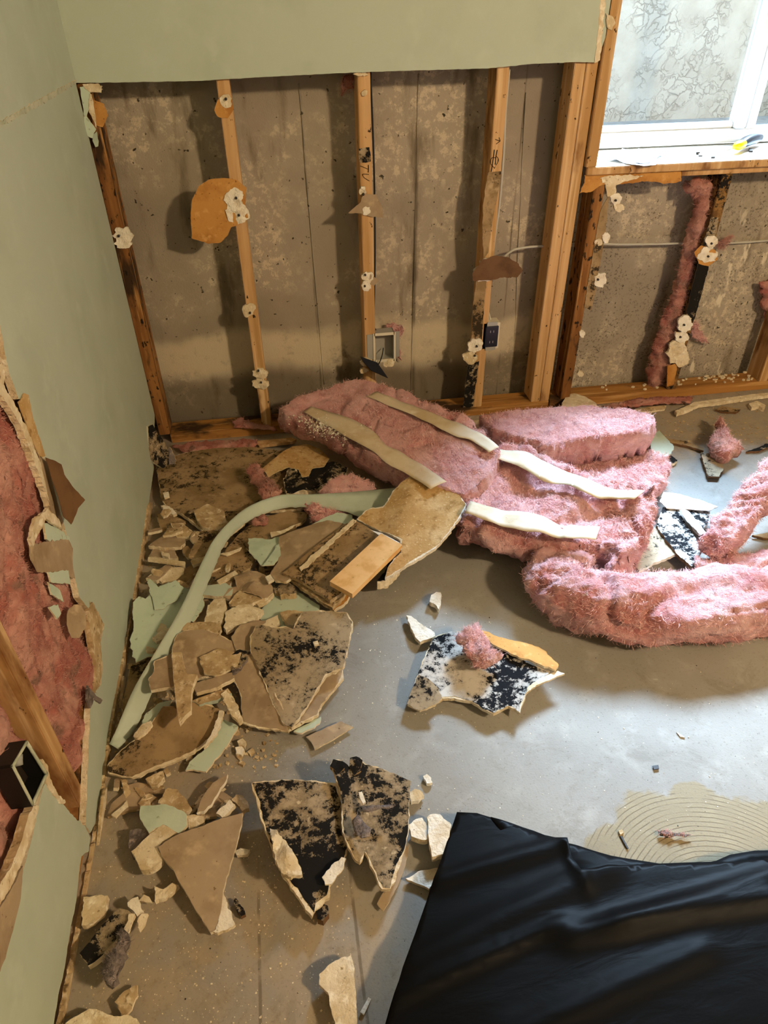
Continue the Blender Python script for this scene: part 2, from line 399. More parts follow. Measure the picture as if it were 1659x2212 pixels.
def vnormals(V, Fc):
    T = np.array([f[:3] for f in Fc]); N = np.zeros_like(V)
    fn = np.cross(V[T[:, 1]] - V[T[:, 0]], V[T[:, 2]] - V[T[:, 0]])
    for f, q in zip(Fc, fn):
        for i in f: N[i] += q
    return N / np.maximum(np.linalg.norm(N, axis=1), 1e-12)[:, None]
def fluff(V, Fc, amp, freq, crease, s, zmin=.002, st=(1, 1, 1)):
    N = vnormals(V, Fc); out = V.copy(); off = Vector((s * 3.3, s * 1.7, s))
    for i in range(len(V)):
        p = Vector((V[i][0] * st[0], V[i][1] * st[1], V[i][2] * st[2]))
        q = p * freq + off
        d = amp * noise.fractal(q, .8, 2.1, 4)
        r = 1 - abs(noise.noise(q * .8 + Vector((noise.noise(q * .6) * 1.5, 5, 0))))
        d -= crease * max(0, r - .72) * 3.2
        d += amp * .22 * noise.noise(q * 7)
        out[i] = V[i] + N[i] * d
        if zmin is not None and out[i][2] < zmin: out[i][2] = zmin
    return out
def fuzz(parent, V, Fc, count, ln=.009, wd=.00035, mat='fiber', seed=1):
    r = random.Random(seed); N = vnormals(V, Fc); T = [f for f in Fc]
    vs, fs = [], []
    for _ in range(count):
        f = r.choice(T); a, b, c = V[f[0]], V[f[1]], V[f[2]]
        u, v = r.random(), r.random()
        if u + v > 1: u, v = 1 - u, 1 - v
        p = a + (b - a) * u + (c - a) * v; n = N[f[0]]
        tdir = np.array([r.gauss(0, 1), r.gauss(0, 1), r.gauss(0, .6)]); tdir -= n * (tdir @ n)
        tdir /= max(np.linalg.norm(tdir), 1e-9)
        L = ln * r.uniform(.4, 1.5); e = p + n * L * r.uniform(.1, .8) + tdir * L; mid = (p + e) / 2 + n * L * .25
        sd = np.cross(e - p, n); sd = sd / max(np.linalg.norm(sd), 1e-9) * wd
        k = len(vs); vs += [p - sd, p + sd, mid + sd, mid - sd, e]; fs += [(k, k + 1, k + 2, k + 3), (k + 3, k + 2, k + 4)]
    o = mk('loose_fibers', vs, fs, mat, None, parent); o['kind'] = 'stuff'; return o
def pillow(name, label, cat, poly, z, th, r=.03, step=.007, amp=.008, freq=22, crease=.01, mat='pink', jag=.006, parent=None,
           group=None, fz=4000, fl=.009, zmin=.002, st=(1, 1, 1), bulge=0., fmat='fiber', world=False):
    """soft batt: outline on plane z (mid height), thickness th"""
    SEED[0] += 1; s = SEED[0]; pl = plane(z)
    P2 = np.array([pl.uv(np.array(p, float)) for p in poly]) if world else np.array([pl.uv(pl.hit(*p)) for p in poly])
    P2 = jagged(P2, jag, .012, seed=s)
    V2, T, B = fill(P2, step); d = edge_dist(V2, B); n = len(V2)
    q = 1 - np.clip(d / r, 0, 1); prof = np.sqrt(np.maximum(0, 1 - q ** 2.4))
    prof = .12 + .88 * prof + bulge * np.clip(d / .12, 0, 1)
    V = np.array([pl.at(u, v, th / 2 * k) for (u, v), k in zip(V2, prof)] + [pl.at(u, v, -th / 2 * min(1, k)) for (u, v), k in zip(V2, prof)])
    Fc = [t for t in T] + [[a + n, c + n, b + n] for a, b, c in T]
    for a, b in B: Fc.append([a, a + n, b]); Fc.append([b, a + n, b + n])
    V = fluff(V, Fc, amp, freq, crease, s, zmin, st)
    o = mk(name, V, Fc, mat, None, parent, True); tag(o, label, cat, group)
    if fz: fuzz(o, V, [f for f in Fc[:len(T)]] + Fc[2 * len(T):], fz, fl, mat=fmat, seed=s)
    return o
def sweep(name, label, cat, pts, mat, parent=None, group=None, nseg=28, per=14, amp=.006, freq=22, crease=.01, fz=0, fl=.009, zmin=.002, power=2.4, st=(1, 1, 1), fmat='fiber', smooth=True):
    """pts: (x,y,z, half width, half height)"""
    SEED[0] += 1; s = SEED[0]
    C = catmull(pts, per); n = len(C); V = []
    for i in range(n):
        t = C[min(i + 1, n - 1), :3] - C[max(i - 1, 0), :3]; t /= np.linalg.norm(t)
        a = np.cross(t, (0, 0, 1)) if abs(t[2]) < .95 else np.cross(t, (0, 1, 0)); a /= np.linalg.norm(a); b = np.cross(a, t)
        for j in range(nseg):
            th = 2 * math.pi * j / nseg; c_, s_ = math.cos(th), math.sin(th)
            V.append(C[i, :3] + a * C[i, 3] * math.copysign(abs(c_) ** (2 / power), c_) + b * C[i, 4] * math.copysign(abs(s_) ** (2 / power), s_))
    Fc = []
    for i in range(n - 1):
        for j in range(nseg):
            k = (j + 1) % nseg; a, b, c, d = i * nseg + j, i * nseg + k, (i + 1) * nseg + k, (i + 1) * nseg + j
            Fc += [[a, b, c], [a, c, d]]
    for i, rev in ((0, True), (n - 1, False)):
        V.append(C[i, :3]); e = len(V) - 1
        for j in range(nseg):
            a, b = i * nseg + j, i * nseg + (j + 1) % nseg
            Fc.append([e, b, a] if rev else [e, a, b])
    V = np.array(V)
    if np.sum(np.cross(V[Fc[0][1]] - V[Fc[0][0]], V[Fc[0][2]] - V[Fc[0][0]]) * (V[Fc[0][0]] - C[0, :3])) < 0: Fc = [f[::-1] for f in Fc]
    if amp or crease: V = fluff(V, Fc, amp, freq, crease, s, zmin, st)
    o = mk(name, V, Fc, mat, None, parent, smooth); tag(o, label, cat, group)
    if fz: fuzz(o, V, Fc, fz, fl, mat=fmat, seed=s)
    return o
def ribbon(name, label, cat, rows, mat, th=.0012, per=10, pl=None, off=0, parent=None, group=None, side=None, jagr=0., warp=0.):
    """rows: (pxL,pyL,zL, pxR,pyR,zR)"""
    if pl is not None:
        p0 = plane(pl); p0 = Plane(p0.o + p0.n * off, p0.n); R = np.array([np.hstack([p0.hit(a, b), p0.hit(d, e)]) for a, b, c, d, e, f in rows])
    else: R = np.array([np.hstack([flat(a, b, c), flat(d, e, f)]) for a, b, c, d, e, f in rows])
    C = catmull(R, per); n = len(C); K = 5; V = []; s = SEED[0] = SEED[0] + 1
    for i in range(n):
        L, Rr = C[i, :3], C[i, 3:].copy()
        if jagr: Rr += (Rr - L) / np.linalg.norm(Rr - L) * jagr * (noise.noise(Vector((i * .9, s, 0))) + .5 * noise.noise(Vector((i * 2.7, s, 3))))
        for j in range(K):
            p = L + (Rr - L) * j / (K - 1)
            if warp: p = p + np.array([0, 0, warp * noise.noise(Vector(p * 18) + Vector((s, 0, 0)))])
            V.append(p)
    V = np.array(V); Q = [[i * K + j, i * K + j + 1, (i + 1) * K + j + 1, (i + 1) * K + j] for i in range(n - 1) for j in range(K - 1)]
    N = vnormals(V, Q)
    if N[:, 2].mean() < 0: N = -N; Q = [q[::-1] for q in Q]
    m_ = len(V); W = np.vstack([V, V - N * th]); Fc = Q + [[a + m_ for a in q[::-1]] for q in Q]; mi = [0] * len(Fc)
    E = set()
    for q in Q:
        for i in range(4): E.add((q[i], q[(i + 1) % 4]))
    for a, b in [e for e in E if (e[1], e[0]) not in E]: Fc.append([a, a + m_, b + m_, b]); mi.append(1)
    o = mk(name, W, Fc, [mat, side or mat], mi, parent, True); return tag(o, label, cat, group)
def box(name, lo, hi, mat, parent=None, label=None, cat=None, kind=None, group=None, bev=.0015, wob=0.):
    bm = bmesh.new(); bmesh.ops.create_cube(bm, size=1)
    lo = np.array(lo, float); hi = np.array(hi, float); c = (lo + hi) / 2; d = hi - lo
    for v in bm.verts: v.co = Vector((v.co.x * d[0], v.co.y * d[1], (v.co.z + .5) * d[2]))
    if bev and min(d) > 3 * bev: bmesh.ops.bevel(bm, geom=bm.edges[:], offset=bev, segments=2, affect='EDGES')
    me = bpy.data.meshes.new(name); bm.to_mesh(me); bm.free(); me.materials.append(M[mat])
    o = bpy.data.objects.new(name, me); COL.objects.link(o)
    org = np.array([c[0], c[1], lo[2]])
    if parent:
        o.parent = parent; wp = parent; off = np.zeros(3)
        while wp: off += np.array(wp.location); wp = wp.parent
        o.location = org - off
    else: o.location = org
    return tag(o, label, cat, group, kind)
def tube(name, label, cat, pts, r, mat, parent=None, group=None, nseg=10, per=8):
    return sweep(name, label, cat, [(*p, r, r) for p in pts], mat, parent, group, nseg=nseg, per=per, amp=0, crease=0, power=2)

# ============================================================ THE SETTING
WX = -.475          # painted face of the left wall
YF = 2.34           # front of the studs on the back wall
YD = YF - .0127     # painted face of the back wall
YC = 2.48           # foundation wall
fl = box('floor', (-.62, -2, -.1), (3.2, 2.5, 0), 'floor', kind='structure', bev=0)
box('ceiling', (-.62, -2, 2.42), (3.2, 2.6, 2.5), 'ceiling', kind='structure', bev=0)
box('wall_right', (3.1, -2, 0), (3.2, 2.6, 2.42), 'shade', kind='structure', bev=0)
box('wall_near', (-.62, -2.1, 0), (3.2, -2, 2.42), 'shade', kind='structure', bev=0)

# ---- back wall: foundation with window opening
def grid_wall():
    V, Fc = [], []; xs = np.linspace(-.62, 3.1, 187); zs = np.linspace(0, 2.42, 122); idx = {}
    def vid(i, j):
        if (i, j) not in idx:
            x, z = xs[i], zs[j]
            y = YC + .004 * noise.noise(Vector((x * 3, z * 3, 1))) + .0015 * noise.noise(Vector((x * 20, z * 20, 4)))
            idx[i, j] = len(V); V.append((x, y, z))
        return idx[i, j]
    for i in range(len(xs) - 1):
        for j in range(len(zs) - 1):
            if 1.06 < (xs[i] + xs[i + 1]) / 2 < 2.25 and .87 < (zs[j] + zs[j + 1]) / 2 < 1.95: continue
            Fc.append([vid(i, j), vid(i + 1, j), vid(i + 1, j + 1), vid(i, j + 1)])
    n = len(V); E = set()
    for q in Fc:
        for k in range(4): E.add((q[k], q[(k + 1) % 4]))
    Bd = [e for e in E if (e[1], e[0]) not in E]
    V += [(x, YC + .22, z) for x, y, z in V]
    Fc2 = Fc + [[a + n for a in q[::-1]] for q in Fc] + [[b, a, a + n, b + n] for a, b in Bd]
    return mk('wall_back', V, Fc2, 'concrete', None, None, True, origin=(0, YC, 0))
wb = grid_wall(); wb['kind'] = 'structure'
# casting seams left by the form boards
for (a, b, wd) in (((645, 180), (700, 830), .0022), ((905, 160), (888, 860), .004), ((1135, 200), (1108, 800), .002)):
    p, q = on(*a, ('y', YC)), on(*b, ('y', YC)); pts = []
    for k in range(9):
        t = k / 8; r_ = p + (q - p) * t; pts.append((r_[0] + .004 * noise.noise(Vector((k * 1.3, wd * 900, 0))), YC - .0005, r_[2], wd, .0035))
    sweep('form_seam', None, None, pts, 'concrete', wb, nseg=8, per=5, amp=.0008, freq=90, crease=0, zmin=None)

def stud(x0, x1, mat='wood', z0=.038, z1=2.40, y0=YF, name='stud', lab=None):
    return box(name, (x0, y0, z0), (x1, y0 + .089, z1), mat, wb, lab, bev=.002)
stud(-.478, -.440, 'wooddark', lab='darker stud in the room corner')
stud(-.100, -.064)
stud(.300, .338)
s3 = stud(.716, .754, lab='pine stud with a marker symbol and brown mouldy lower half')
stud(.955, .991); stud(.993, 1.029)
stud(1.078, 1.116, 'wooddark', z1=.84, lab='short stained stud under the window corner')
stud(1.530, 1.568, 'woodmould', z1=.84, lab='short mouldy stud under the window')
stud(1.935, 1.973, 'wood', z1=.84)
stud(2.26, 2.298); stud(2.66, 2.698)
box('bottom_plate', (-.44, YF, 0), (1.03, YF + .089, .038), 'plate', wb, bev=.002)
box('bottom_plate', (1.035, YF, 0), (3.1, YF + .089, .038), 'plate', wb, bev=.002)
# dark water-stained faces of the lower studs (thin torn paper and scabs still stuck to them)
slab('stained_paper_strip', 'brown torn paper stuck down the stud face', None,
     [(1055, 372), (1082, 370), (1080, 400), (1063, 480), (1055, 545), (1045, 560), (1042, 500), (1045, 430), (1050, 395)], ('y', YF - .0012), .001, 'mould', 'brown', jag=.003, parent=wb, warp=.0006)
slab('stained_paper_strip', 'brown torn paper stuck down the stud face', None,
     [(1029, 600), (1052, 590), (1046, 660), (1040, 740), (1018, 748), (1022, 660)], ('y', YF - .0012), .001, 'mould', 'brown', jag=.003, parent=wb, warp=.0006)
slab('stained_paper_strip', 'dark mouldy skin at the stud foot', None,
     [(1010, 790), (1035, 780), (1022, 880), (1000, 880)], ('y', YF - .0012), .001, 'mouldblack', 'brown', jag=.003, parent=wb, warp=.0006)
slab('stained_paper_strip', 'dark peeling skin on the short stud', None,
     [(1296, 460), (1316, 420), (1308, 500), (1290, 610), (1278, 670), (1262, 665), (1272, 600), (1286, 520)], ('y', YF - .004), .003, 'mould', 'gyp', jag=.003, parent=wb, warp=.0006)
slab('stained_paper_strip', 'black mouldy skin on the stud between the two bays', None,
     [(1536, 470), (1553, 470), (1540, 540), (1520, 620), (1500, 690), (1478, 700), (1495, 620), (1515, 540)], ('y', YF - .0012), .001, 'mouldblack', 'brown', jag=.003, parent=wb, warp=.0006)

# upper drywall, cut off roughly four feet up
cut = [(168, 179), (260, 178), (420, 175), (560, 167), (735, 158), (900, 152), (1050, 148), (1150, 138), (1250, 134), (1290, 135)]
P = [on(x, y, ('y', YD)) for x, y in cut]
poly = [(-.475, YD, P[0][2])] + [tuple(p) for p in P] + [(1.037, YD, 1.25), (1.04, YD, 2.42), (-.475, YD, 2.42)]
slab('drywall_panel', 'sage green drywall left above the ragged cut', None, poly, ('y', YD), .0127, 'green', 'gyp', 'brown', jag=.0012, seg=.01, step=.08, warp=0, parent=wb, world=True)
slab('drywall_panel', None, None, [(1.045, YD, 2.0), (3.1, YD, 2.0), (3.1, YD, 2.42), (1.045, YD, 2.42)], ('y', YD), .0127, 'green', 'gyp', 'brown', jag=0, step=.2, warp=0, parent=wb, world=True)
slab('drywall_panel', None, None, [(2.3, YD, .95), (3.1, YD, .95), (3.1, YD, 1.99), (2.3, YD, 1.99)], ('y', YD), .0127, 'green', 'gyp', 'brown', jag=.002, step=.2, warp=0, parent=wb, world=True)
slab('torn_gypsum_edge', 'cream torn gypsum edge beside the window jamb', None, [(1284, 136), (1296, 130), (1302, 70), (1306, 30), (1310, -20), (1298, -20), (1296, 20), (1290, 90)], ('y', YD - .001), .010, 'gyp', 'gyp', jag=.004, warp=.001, parent=wb)
slab('torn_gypsum_edge', 'cream crumb of gypsum edge on the jamb', None, [(1310, 28), (1324, 36), (1330, 50), (1322, 66), (1311, 58)], ('y', YD - .006), .012, 'gyp', 'gyp', jag=.004, warp=.001, parent=wb)

for lab, q, mt, yy in (('cream torn gypsum under the cut in the corner', [(178, 182), (212, 180), (219, 190), (219, 201), (212, 199), (196, 200), (184, 192)], 'gyp', YD - .004),
        ('dark green torn paint flap in the corner', [(172, 188), (190, 186), (196, 196), (192, 220), (191, 240), (188, 252), (182, 250), (177, 222)], 'green_scrap', YD - .003),
        ('cream torn gypsum edge down the corner', [(194, 202), (198, 204), (202, 226), (206, 248), (208, 276), (203, 262), (197, 250), (192, 242), (192, 220)], 'gyp', YD - .005),
        ('pale green torn paper flap bent out of the corner', [(182, 251), (188, 251), (196, 264), (208, 279), (203, 288), (200, 298), (186, 292), (182, 270)], 'green_scrap', YD - .012),
        ('narrow green torn paper strip in the corner', [(202, 290), (209, 284), (213, 305), (212, 316), (206, 318), (200, 304)], 'green_scrap', YD - .003)):
    slab('torn_gypsum_edge' if mt == 'gyp' else 'torn_paper_flap', lab, None, q, ('y', yy), .002, mt, 'gyp', jag=.002, seg=.005, warp=.002, parent=wb)
# window
win = box('window_1', (1.07, 2.60, .905), (1.105, 2.66, 1.95), 'vinyl', kind='structure', bev=.003)
for lo, hi, nm in (((1.07, 2.60, .89), (2.25, 2.66, .935), 'frame_rail'), ((1.07, 2.60, 1.90), (2.25, 2.66, 1.95), 'frame_rail'), ((2.215, 2.60, .935), (2.25, 2.66, 1.9), 'frame_stile'),
                   ((1.700, 2.59, .935), (1.735, 2.65, 1.9), 'sash_stile'), ((1.742, 2.60, .935), (1.78, 2.66, 1.9), 'sash_stile'), ((1.105, 2.615, .935), (1.700, 2.645, .955), 'sash_rail')):
    box(nm, lo, hi, 'vinyl', win, bev=.003)
box('glass_pane', (1.105, 2.628, .955), (1.700, 2.632, 1.9), 'glass', win, bev=0)
box('glass_pane', (1.78, 2.638, .935), (2.215, 2.642, 1.9), 'glass', win, bev=0)
box('sill_board', (1.068, YF - .002, .868), (2.26, 2.60, .885), 'sill', win, bev=.003)
box('sill_trim', (1.038, YD - .004, .862), (2.30, YF - .002, .885), 'wood', win, 'raw wooden edge of the window sill', bev=.002)
box('sill_framing', (1.118, YF, .842), (2.26, YF + .089, .866), 'wood', win, 'pine framing board under the sill', bev=.002)
box('jamb_board', (1.033, YD - .002, .885), (1.068, 2.60, 2.0), 'wood', win, bev=.002)
box('jamb_board', (2.26, YD, .885), (2.29, 2.60, 2.0), 'wood', win, bev=.002)
box('jamb_board', (1.068, YD, 1.955), (2.26, 2.60, 1.99), 'wood', win, bev=.002)
slab('torn_paper_edge', 'tan torn drywall paper below the sill', None, [(1262, 378), (1380, 372), (1470, 368), (1472, 392), (1440, 396), (1400, 392), (1340, 398), (1318, 402), (1300, 400), (1275, 415), (1252, 418), (1262, 395)], ('y', YF - .003), .002, 'flap', 'gyp', jag=.005, warp=.002, parent=win)
slab('torn_gypsum_edge', 'crusty gypsum rim below the sill corner', None, [(1296, 384), (1330, 378), (1390, 380), (1360, 390), (1330, 400), (1328, 430), (1312, 425), (1308, 400)], ('y', YF - .006), .004, 'gyp', 'gyp', jag=.006, warp=.002, parent=win)
# things on the sill
slab('scrap_of_paper', 'crumpled white paper lying on the left of the window sill', 'paper', [(1303, 343), (1330, 335), (1345, 322), (1375, 326), (1380, 320), (1412, 328), (1442, 327), (1420, 340), (1400, 352), (1370, 350), (1340, 348)], .892, .001, 'paperwhite', 'paperwhite', jag=.004, warp=.005, wf=30, step=.012)
slab('scrap_of_paper', 'bluish paper shred overhanging the edge of the window sill', 'paper', [(1345, 352), (1362, 340), (1395, 338), (1428, 345), (1415, 356), (1390, 358)], .889, .001, 'paperwhite', 'paperwhite', jag=.004, warp=.003, wf=30, step=.012)
hb = empty('hand_tool', on(1612, 308, .9), 'hand tool with black and yellow handle lying on the window sill', 'tool')
sweep('handle', None, None, [(*flat(1601, 312, .910), .013, .011), (*flat(1612, 306, .912), .019, .016), (*flat(1628, 300, .912), .019, .016), (*flat(1642, 297, .910), .011, .011)], 'blackplastic', hb, nseg=16, per=6, amp=0, crease=0)
sweep('collar', 'yellow collar', None, [(*flat(1585, 318, .906), .007, .007), (*flat(1594, 315, .909), .016, .014), (*flat(1604, 311, .910), .015, .013)], 'yellow', hb, nseg=16, per=6, amp=0, crease=0)
tube('blade', None, None, [flat(1570, 325, .893), flat(1589, 317, .901)], .0022, 'steel', hb)
for i, (px, py) in enumerate(((1507, 327), (1513, 331), (1622, 322), (1540, 335))):
    slab('debris_crumb', 'tiny dark crumb on the white window sill', 'debris', [(px - 4, py - 3), (px + 4, py - 2), (px + 5, py + 3), (px - 3, py + 3)], .891, .005, 'screw', 'screw', jag=.001, seg=.003, group='crumbs on the window sill')
# outside
box('stucco_wall', (-1.5, 3.35, -.2), (6, 3.5, 1.72), 'stucco', None, 'rough pale stucco wall seen through the window glass', 'wall', bev=0)
box('outdoor_ground', (-1.5, 2.71, .6), (6, 3.35, .86), 'snow', None, 'bright pale ground outside between window and stucco wall', 'ground', bev=0)

# ---- gypsum remnants with screws on the back wall studs
def remnant(px, py, w_, h_, screws=(), y=YF, mat='gypw', seed=0, lab=None, par=None, plx=None, th=.009):
    r = random.Random(seed + px); pl = plx or ('y', y); pts = []
    for k in range(16):
        a = 2 * math.pi * k / 16; q = 1 + r.uniform(-.22, .22); pts.append((px + w_ / 2 * q * math.cos(a), py + h_ / 2 * q * math.sin(a)))
    o = slab('gypsum_remnant', lab, None, pts, pl, th, mat, mat, jag=.004, seg=.004, step=.006, warp=.004, wf=45, parent=par or wb, lift=.006)
    for sx, sy in screws:
        c = on(px + sx, py + sy, ('y', y - .010)) if plx is None else on(px + sx, py + sy, plx)
        sweep('screw', None, None, [(c[0], c[1] - .003, c[2], .0035, .0035), (c[0], c[1] + .004, c[2], .004, .004), (c[0], c[1] + .008, c[2], .002, .002)] if plx is None else
              [(c[0] + .003, c[1], c[2], .0035, .0035), (c[0] - .006, c[1], c[2], .004, .004)], 'screw', o, nseg=8, per=2, amp=0, crease=0, power=2)
    return o
flapm = dict(parent=wb, jag=.002, warp=.003)
slab('paper_flap', 'large round ochre paper flap on the second stud', None, [(412, 460), (415, 430), (430, 402), (450, 388), (480, 384), (510, 388), (532, 405), (530, 440), (536, 470), (518, 485), (500, 490), (493, 508), (475, 525), (450, 527), (414, 515)], ('y', YF - .004), .001, 'flap', 'flap', **flapm)
remnant(505, 432, 38, 50, ((5, -4),)); remnant(514, 462, 52, 42, ((2, 3),))
slab('paper_flap', None, None, [(470, 215), (500, 208), (505, 235), (492, 256), (470, 252), (463, 238)], ('y', YF - .003), .001, 'flap', 'flap', **flapm)
remnant(488, 218, 26, 30, ((0, -4),), mat='gyp')
remnant(538, 668, 26, 30, ((2, 8),), mat='gyp'); remnant(562, 806, 32, 22, ((-4, -5),), mat='gyp'); remnant(562, 828, 34, 24, ((2, -2),), mat='gyp')
remnant(266, 508, 40, 38, ((-10, 2),)); remnant(266, 525, 34, 24)
slab('paper_flap', 'dark ochre paper peeling at the top of the corner stud', None, [(200, 215), (225, 225), (233, 250), (222, 275), (206, 270), (198, 240)], ('y', YF - .004), .001, 'flap', 'flap', **flapm)
remnant(208, 190, 26, 18, mat='gyp')
slab('paper_flap', 'triangular brown paper scrap on the third stud', None, [(752, 461), (778, 438), (785, 418), (812, 420), (826, 450), (827, 470), (800, 468), (780, 462)], ('y', YF - .006), .001, 'brown', 'brown', **flapm)
remnant(783, 412, 14, 20, ((2, 8),)); remnant(791, 454, 18, 22)
remnant(794, 598, 26, 22, ((-5, -4),)); remnant(790, 616, 22, 24, ((-2, 2),))
slab('paper_flap', None, None, [(800, 592), (818, 605), (808, 618), (797, 612)], ('y', YF - .003), .001, 'brown', 'brown', **flapm)
remnant(779, 160, 30, 10, mat='gyp'); remnant(787, 200, 12, 14, mat='gyp')
slab('paper_flap', 'brown curled paper wing beside the marked stud', None, [(1020, 590), (1040, 560), (1068, 551), (1100, 556), (1120, 570), (1129, 584), (1118, 598), (1085, 600), (1060, 605), (1022, 606)], ('y', YF - .012), .001, 'kraftdark', 'brown', parent=wb, jag=.003, warp=.006)
remnant(1052, 568, 30, 22, ((0, -6),)); remnant(1042, 591, 40, 30, ((6, -2),), mat='gypw')
remnant(1026, 745, 34, 30, ((4, 3),), mat='gypw'); remnant(1016, 772, 32, 26, ((10, -4),), mat='gyp')
remnant(1308, 512, 18, 24); remnant(1292, 522, 16, 16, mat='gyp')
remnant(1296, 604, 26, 34, ((-4, 0),)); remnant(1330, 430, 24, 26, ((0, 3),)); remnant(1335, 448, 20, 18, mat='gyp')
remnant(1257, 720, 12, 16); remnant(1253, 806, 12, 14, mat='gyp')
slab('paper_flap', None, None, [(1500, 545), (1515, 530), (1545, 540), (1550, 560), (1530, 575), (1510, 570)], ('y', YF - .004), .001, 'flap', 'flap', **flapm)
remnant(1537, 520, 26, 26, ((0, 6),)); remnant(1528, 550, 44, 32, ((2, 4),))
remnant(1478, 700, 34, 34, ((0, 2),)); remnant(1470, 728, 28, 28, ((0, 0),)); remnant(1464, 762, 44, 54, mat='gyp', lab='wide torn gypsum patch low on the mouldy stud')
slab('paper_flap', None, None, [(1442, 790), (1465, 785), (1455, 830), (1440, 835)], ('y', YF - .003), .001, 'flap', 'flap', **flapm)
# crumbs on the plate in the right bay
for k in range(60):
    r = rnd; px = r.uniform(1500, 1620) if k < 40 else r.uniform(1300, 1480); py = 826 - (px - 1500) * .09 + r.uniform(-22, -6)
    p = on(px, py, .040)
    if not (YF + .003 < p[1] < YF + .085): p[1] = r.uniform(YF + .01, YF + .08)
    s_ = r.uniform(.004, .010)
    pts = [(p[0] + s_ * math.cos(a) * r.uniform(.6, 1.2), p[1] + s_ * .8 * math.sin(a) * r.uniform(.6, 1.2), .044) for a in np.arange(0, 6.2, 1.05)]
    slab('plaster_crumb', None, None, pts, .044, .005, 'gyp', 'gyp', jag=0, warp=0, parent=wb, world=True)

# marker writing on the studs
def stroke(pts, w_=.0015, y=YF - .0006):
    P_ = [on(x, yy, ('y', y)) for x, yy in pts]
    sweep('marker_stroke', 'black marker writing', None, [(p[0], y, p[2], w_, .0008) for p in P_], 'ink', wb, nseg=8, per=4, amp=0, crease=0)
stroke([(778.3, 358.5), (787, 362), (796, 366)]); stroke([(795.6, 356.2), (795.8, 364), (795.3, 372.5)])
stroke([(796.7, 377), (789, 376.2), (783.4, 376.4), (784.2, 380.4), (788, 384.8), (798, 391)])
stroke([(1070, 301.2), (1080.4, 304.7)]); stroke([(1078.2, 297), (1080.6, 304.7)]); stroke([(1080.6, 304.7), (1071.7, 311.2)]); stroke([(1070.8, 286.8), (1072.6, 285)], .0024)
stroke([(1067.9, 323.5), (1065.6, 341), (1063.5, 357), (1060.9, 371.1)]); stroke([(1074.1, 323.8), (1071.2, 339.4), (1070, 355.3)])
stroke([(1071.2, 341), (1063.5, 340.5), (1059.7, 347), (1060.6, 354.7), (1068.8, 363.5)]); stroke([(1071.7, 337.6), (1076.2, 342.3), (1075.3, 350.5), (1070.6, 357.6)])
slab('stained_paper_strip', 'dark smudged mould patch above the writing', None, [(775, 322), (798, 318), (801, 335), (801, 349), (790, 352), (777, 352), (775, 338)], ('y', YF - .0005), .0004, 'mouldblack', 'brown', jag=.002, parent=wb, warp=0)

# ---- electrical
def wallcable(name, label, pts, r, mat): return tube(name, label, 'cable', [on(x, y, ('y', yy)) for x, y, yy in pts], r, mat, per=10)
wallcable('electrical_cable', 'thin black cable hanging beside the third stud', [(800, 150, 2.385), (806, 300, 2.385), (809, 420, 2.385), (810, 560, 2.385), (808, 660, 2.385), (806, 700, 2.38), (817, 722, 2.37)], .003, 'cableblack')
wallcable('electrical_cable', 'grey vertical cable running down the marked stud', [(1100, 150, 2.37), (1092, 240, 2.37), (1088, 330, 2.37), (1080, 430, 2.37), (1068, 520, 2.37), (1058, 600, 2.38), (1050, 640, 2.38), (1054, 670, 2.38), (1062, 700, 2.37)], .0042, 'cable')
wallcable('electrical_cable', 'short grey cable rising from the black outlet', [(1052, 610, 2.40), (1053, 640, 2.39), (1051, 665, 2.38), (1056, 700, 2.37)], .004, 'cable')
wallcable('electrical_cable', 'grey cable looping from the marked stud to the double stud', [(1085, 560, 2.40), (1097, 548, 2.40), (1115, 538, 2.40), (1150, 533, 2.41), (1200, 531, 2.42), (1245, 530, 2.44)], .0042, 'cable')
wallcable('electrical_cable', 'white horizontal cable under the window', [(1232, 528, 2.44), (1280, 526, 2.44), (1340, 528, 2.44), (1420, 527, 2.44), (1500, 525, 2.44), (1600, 524, 2.465), (1720, 514, 2.465)], .004, 'cable')
# steel junction box on the third stud
jb = empty('junction_box', on(828, 778, ('y', YF)), 'open steel junction box fixed beside the third stud', 'electrical box')
c0 = on(808, 722, ('y', YF - .002)); c1 = on(852, 777, ('y', YF - .002))
x0, x1, z1, z0 = c0[0], c1[0], c0[2], c1[2]
box('back_panel', (x0, YF + .045, z0), (x1, YF + .048, z1), 'steel', jb, bev=.0005)
for lo, hi in (((x0, YF - .004, z0), (x0 + .003, YF + .045, z1)), ((x1 - .003, YF - .004, z0), (x1, YF + .045, z1)), ((x0, YF - .004, z0), (x1, YF + .045, z0 + .003)), ((x0, YF - .004, z1 - .003), (x1, YF + .045, z1))):
    box('side_panel', lo, hi, 'steel', jb, bev=.0005)
for lo, hi in (((x0 - .004, YF - .006, z0 - .004), (x0 + .003, YF - .004, z1 + .004)), ((x1 - .003, YF - .006, z0 - .004), (x1 + .004, YF - .004, z1 + .004)), ((x0, YF - .006, z0 - .004), (x1, YF - .004, z0 + .006)), ((x0, YF - .006, z1 - .006), (x1, YF - .004, z1 + .004))):
    box('plaster_ring', lo, hi, 'whiteplastic', jb, bev=.0008)
box('mounting_bracket', (x1 + .004, YF + .012, z0 + .004), (x1 + .022, YF + .014, z1 - .002), 'steel', jb, bev=.0005)
box('mounting_bracket', (x0 - .026, YF - .003, z0 + .008), (x0 - .002, YF - .001, z1), 'steel', jb, bev=.0005)
tube('wire', None, None, [on(828, 752, ('y', YF + .03)), on(826, 765, ('y', YF - .01)), on(822, 778, ('y', YF - .02)), on(815, 792, ('y', YF - .025))], .002, 'cableblack', jb)
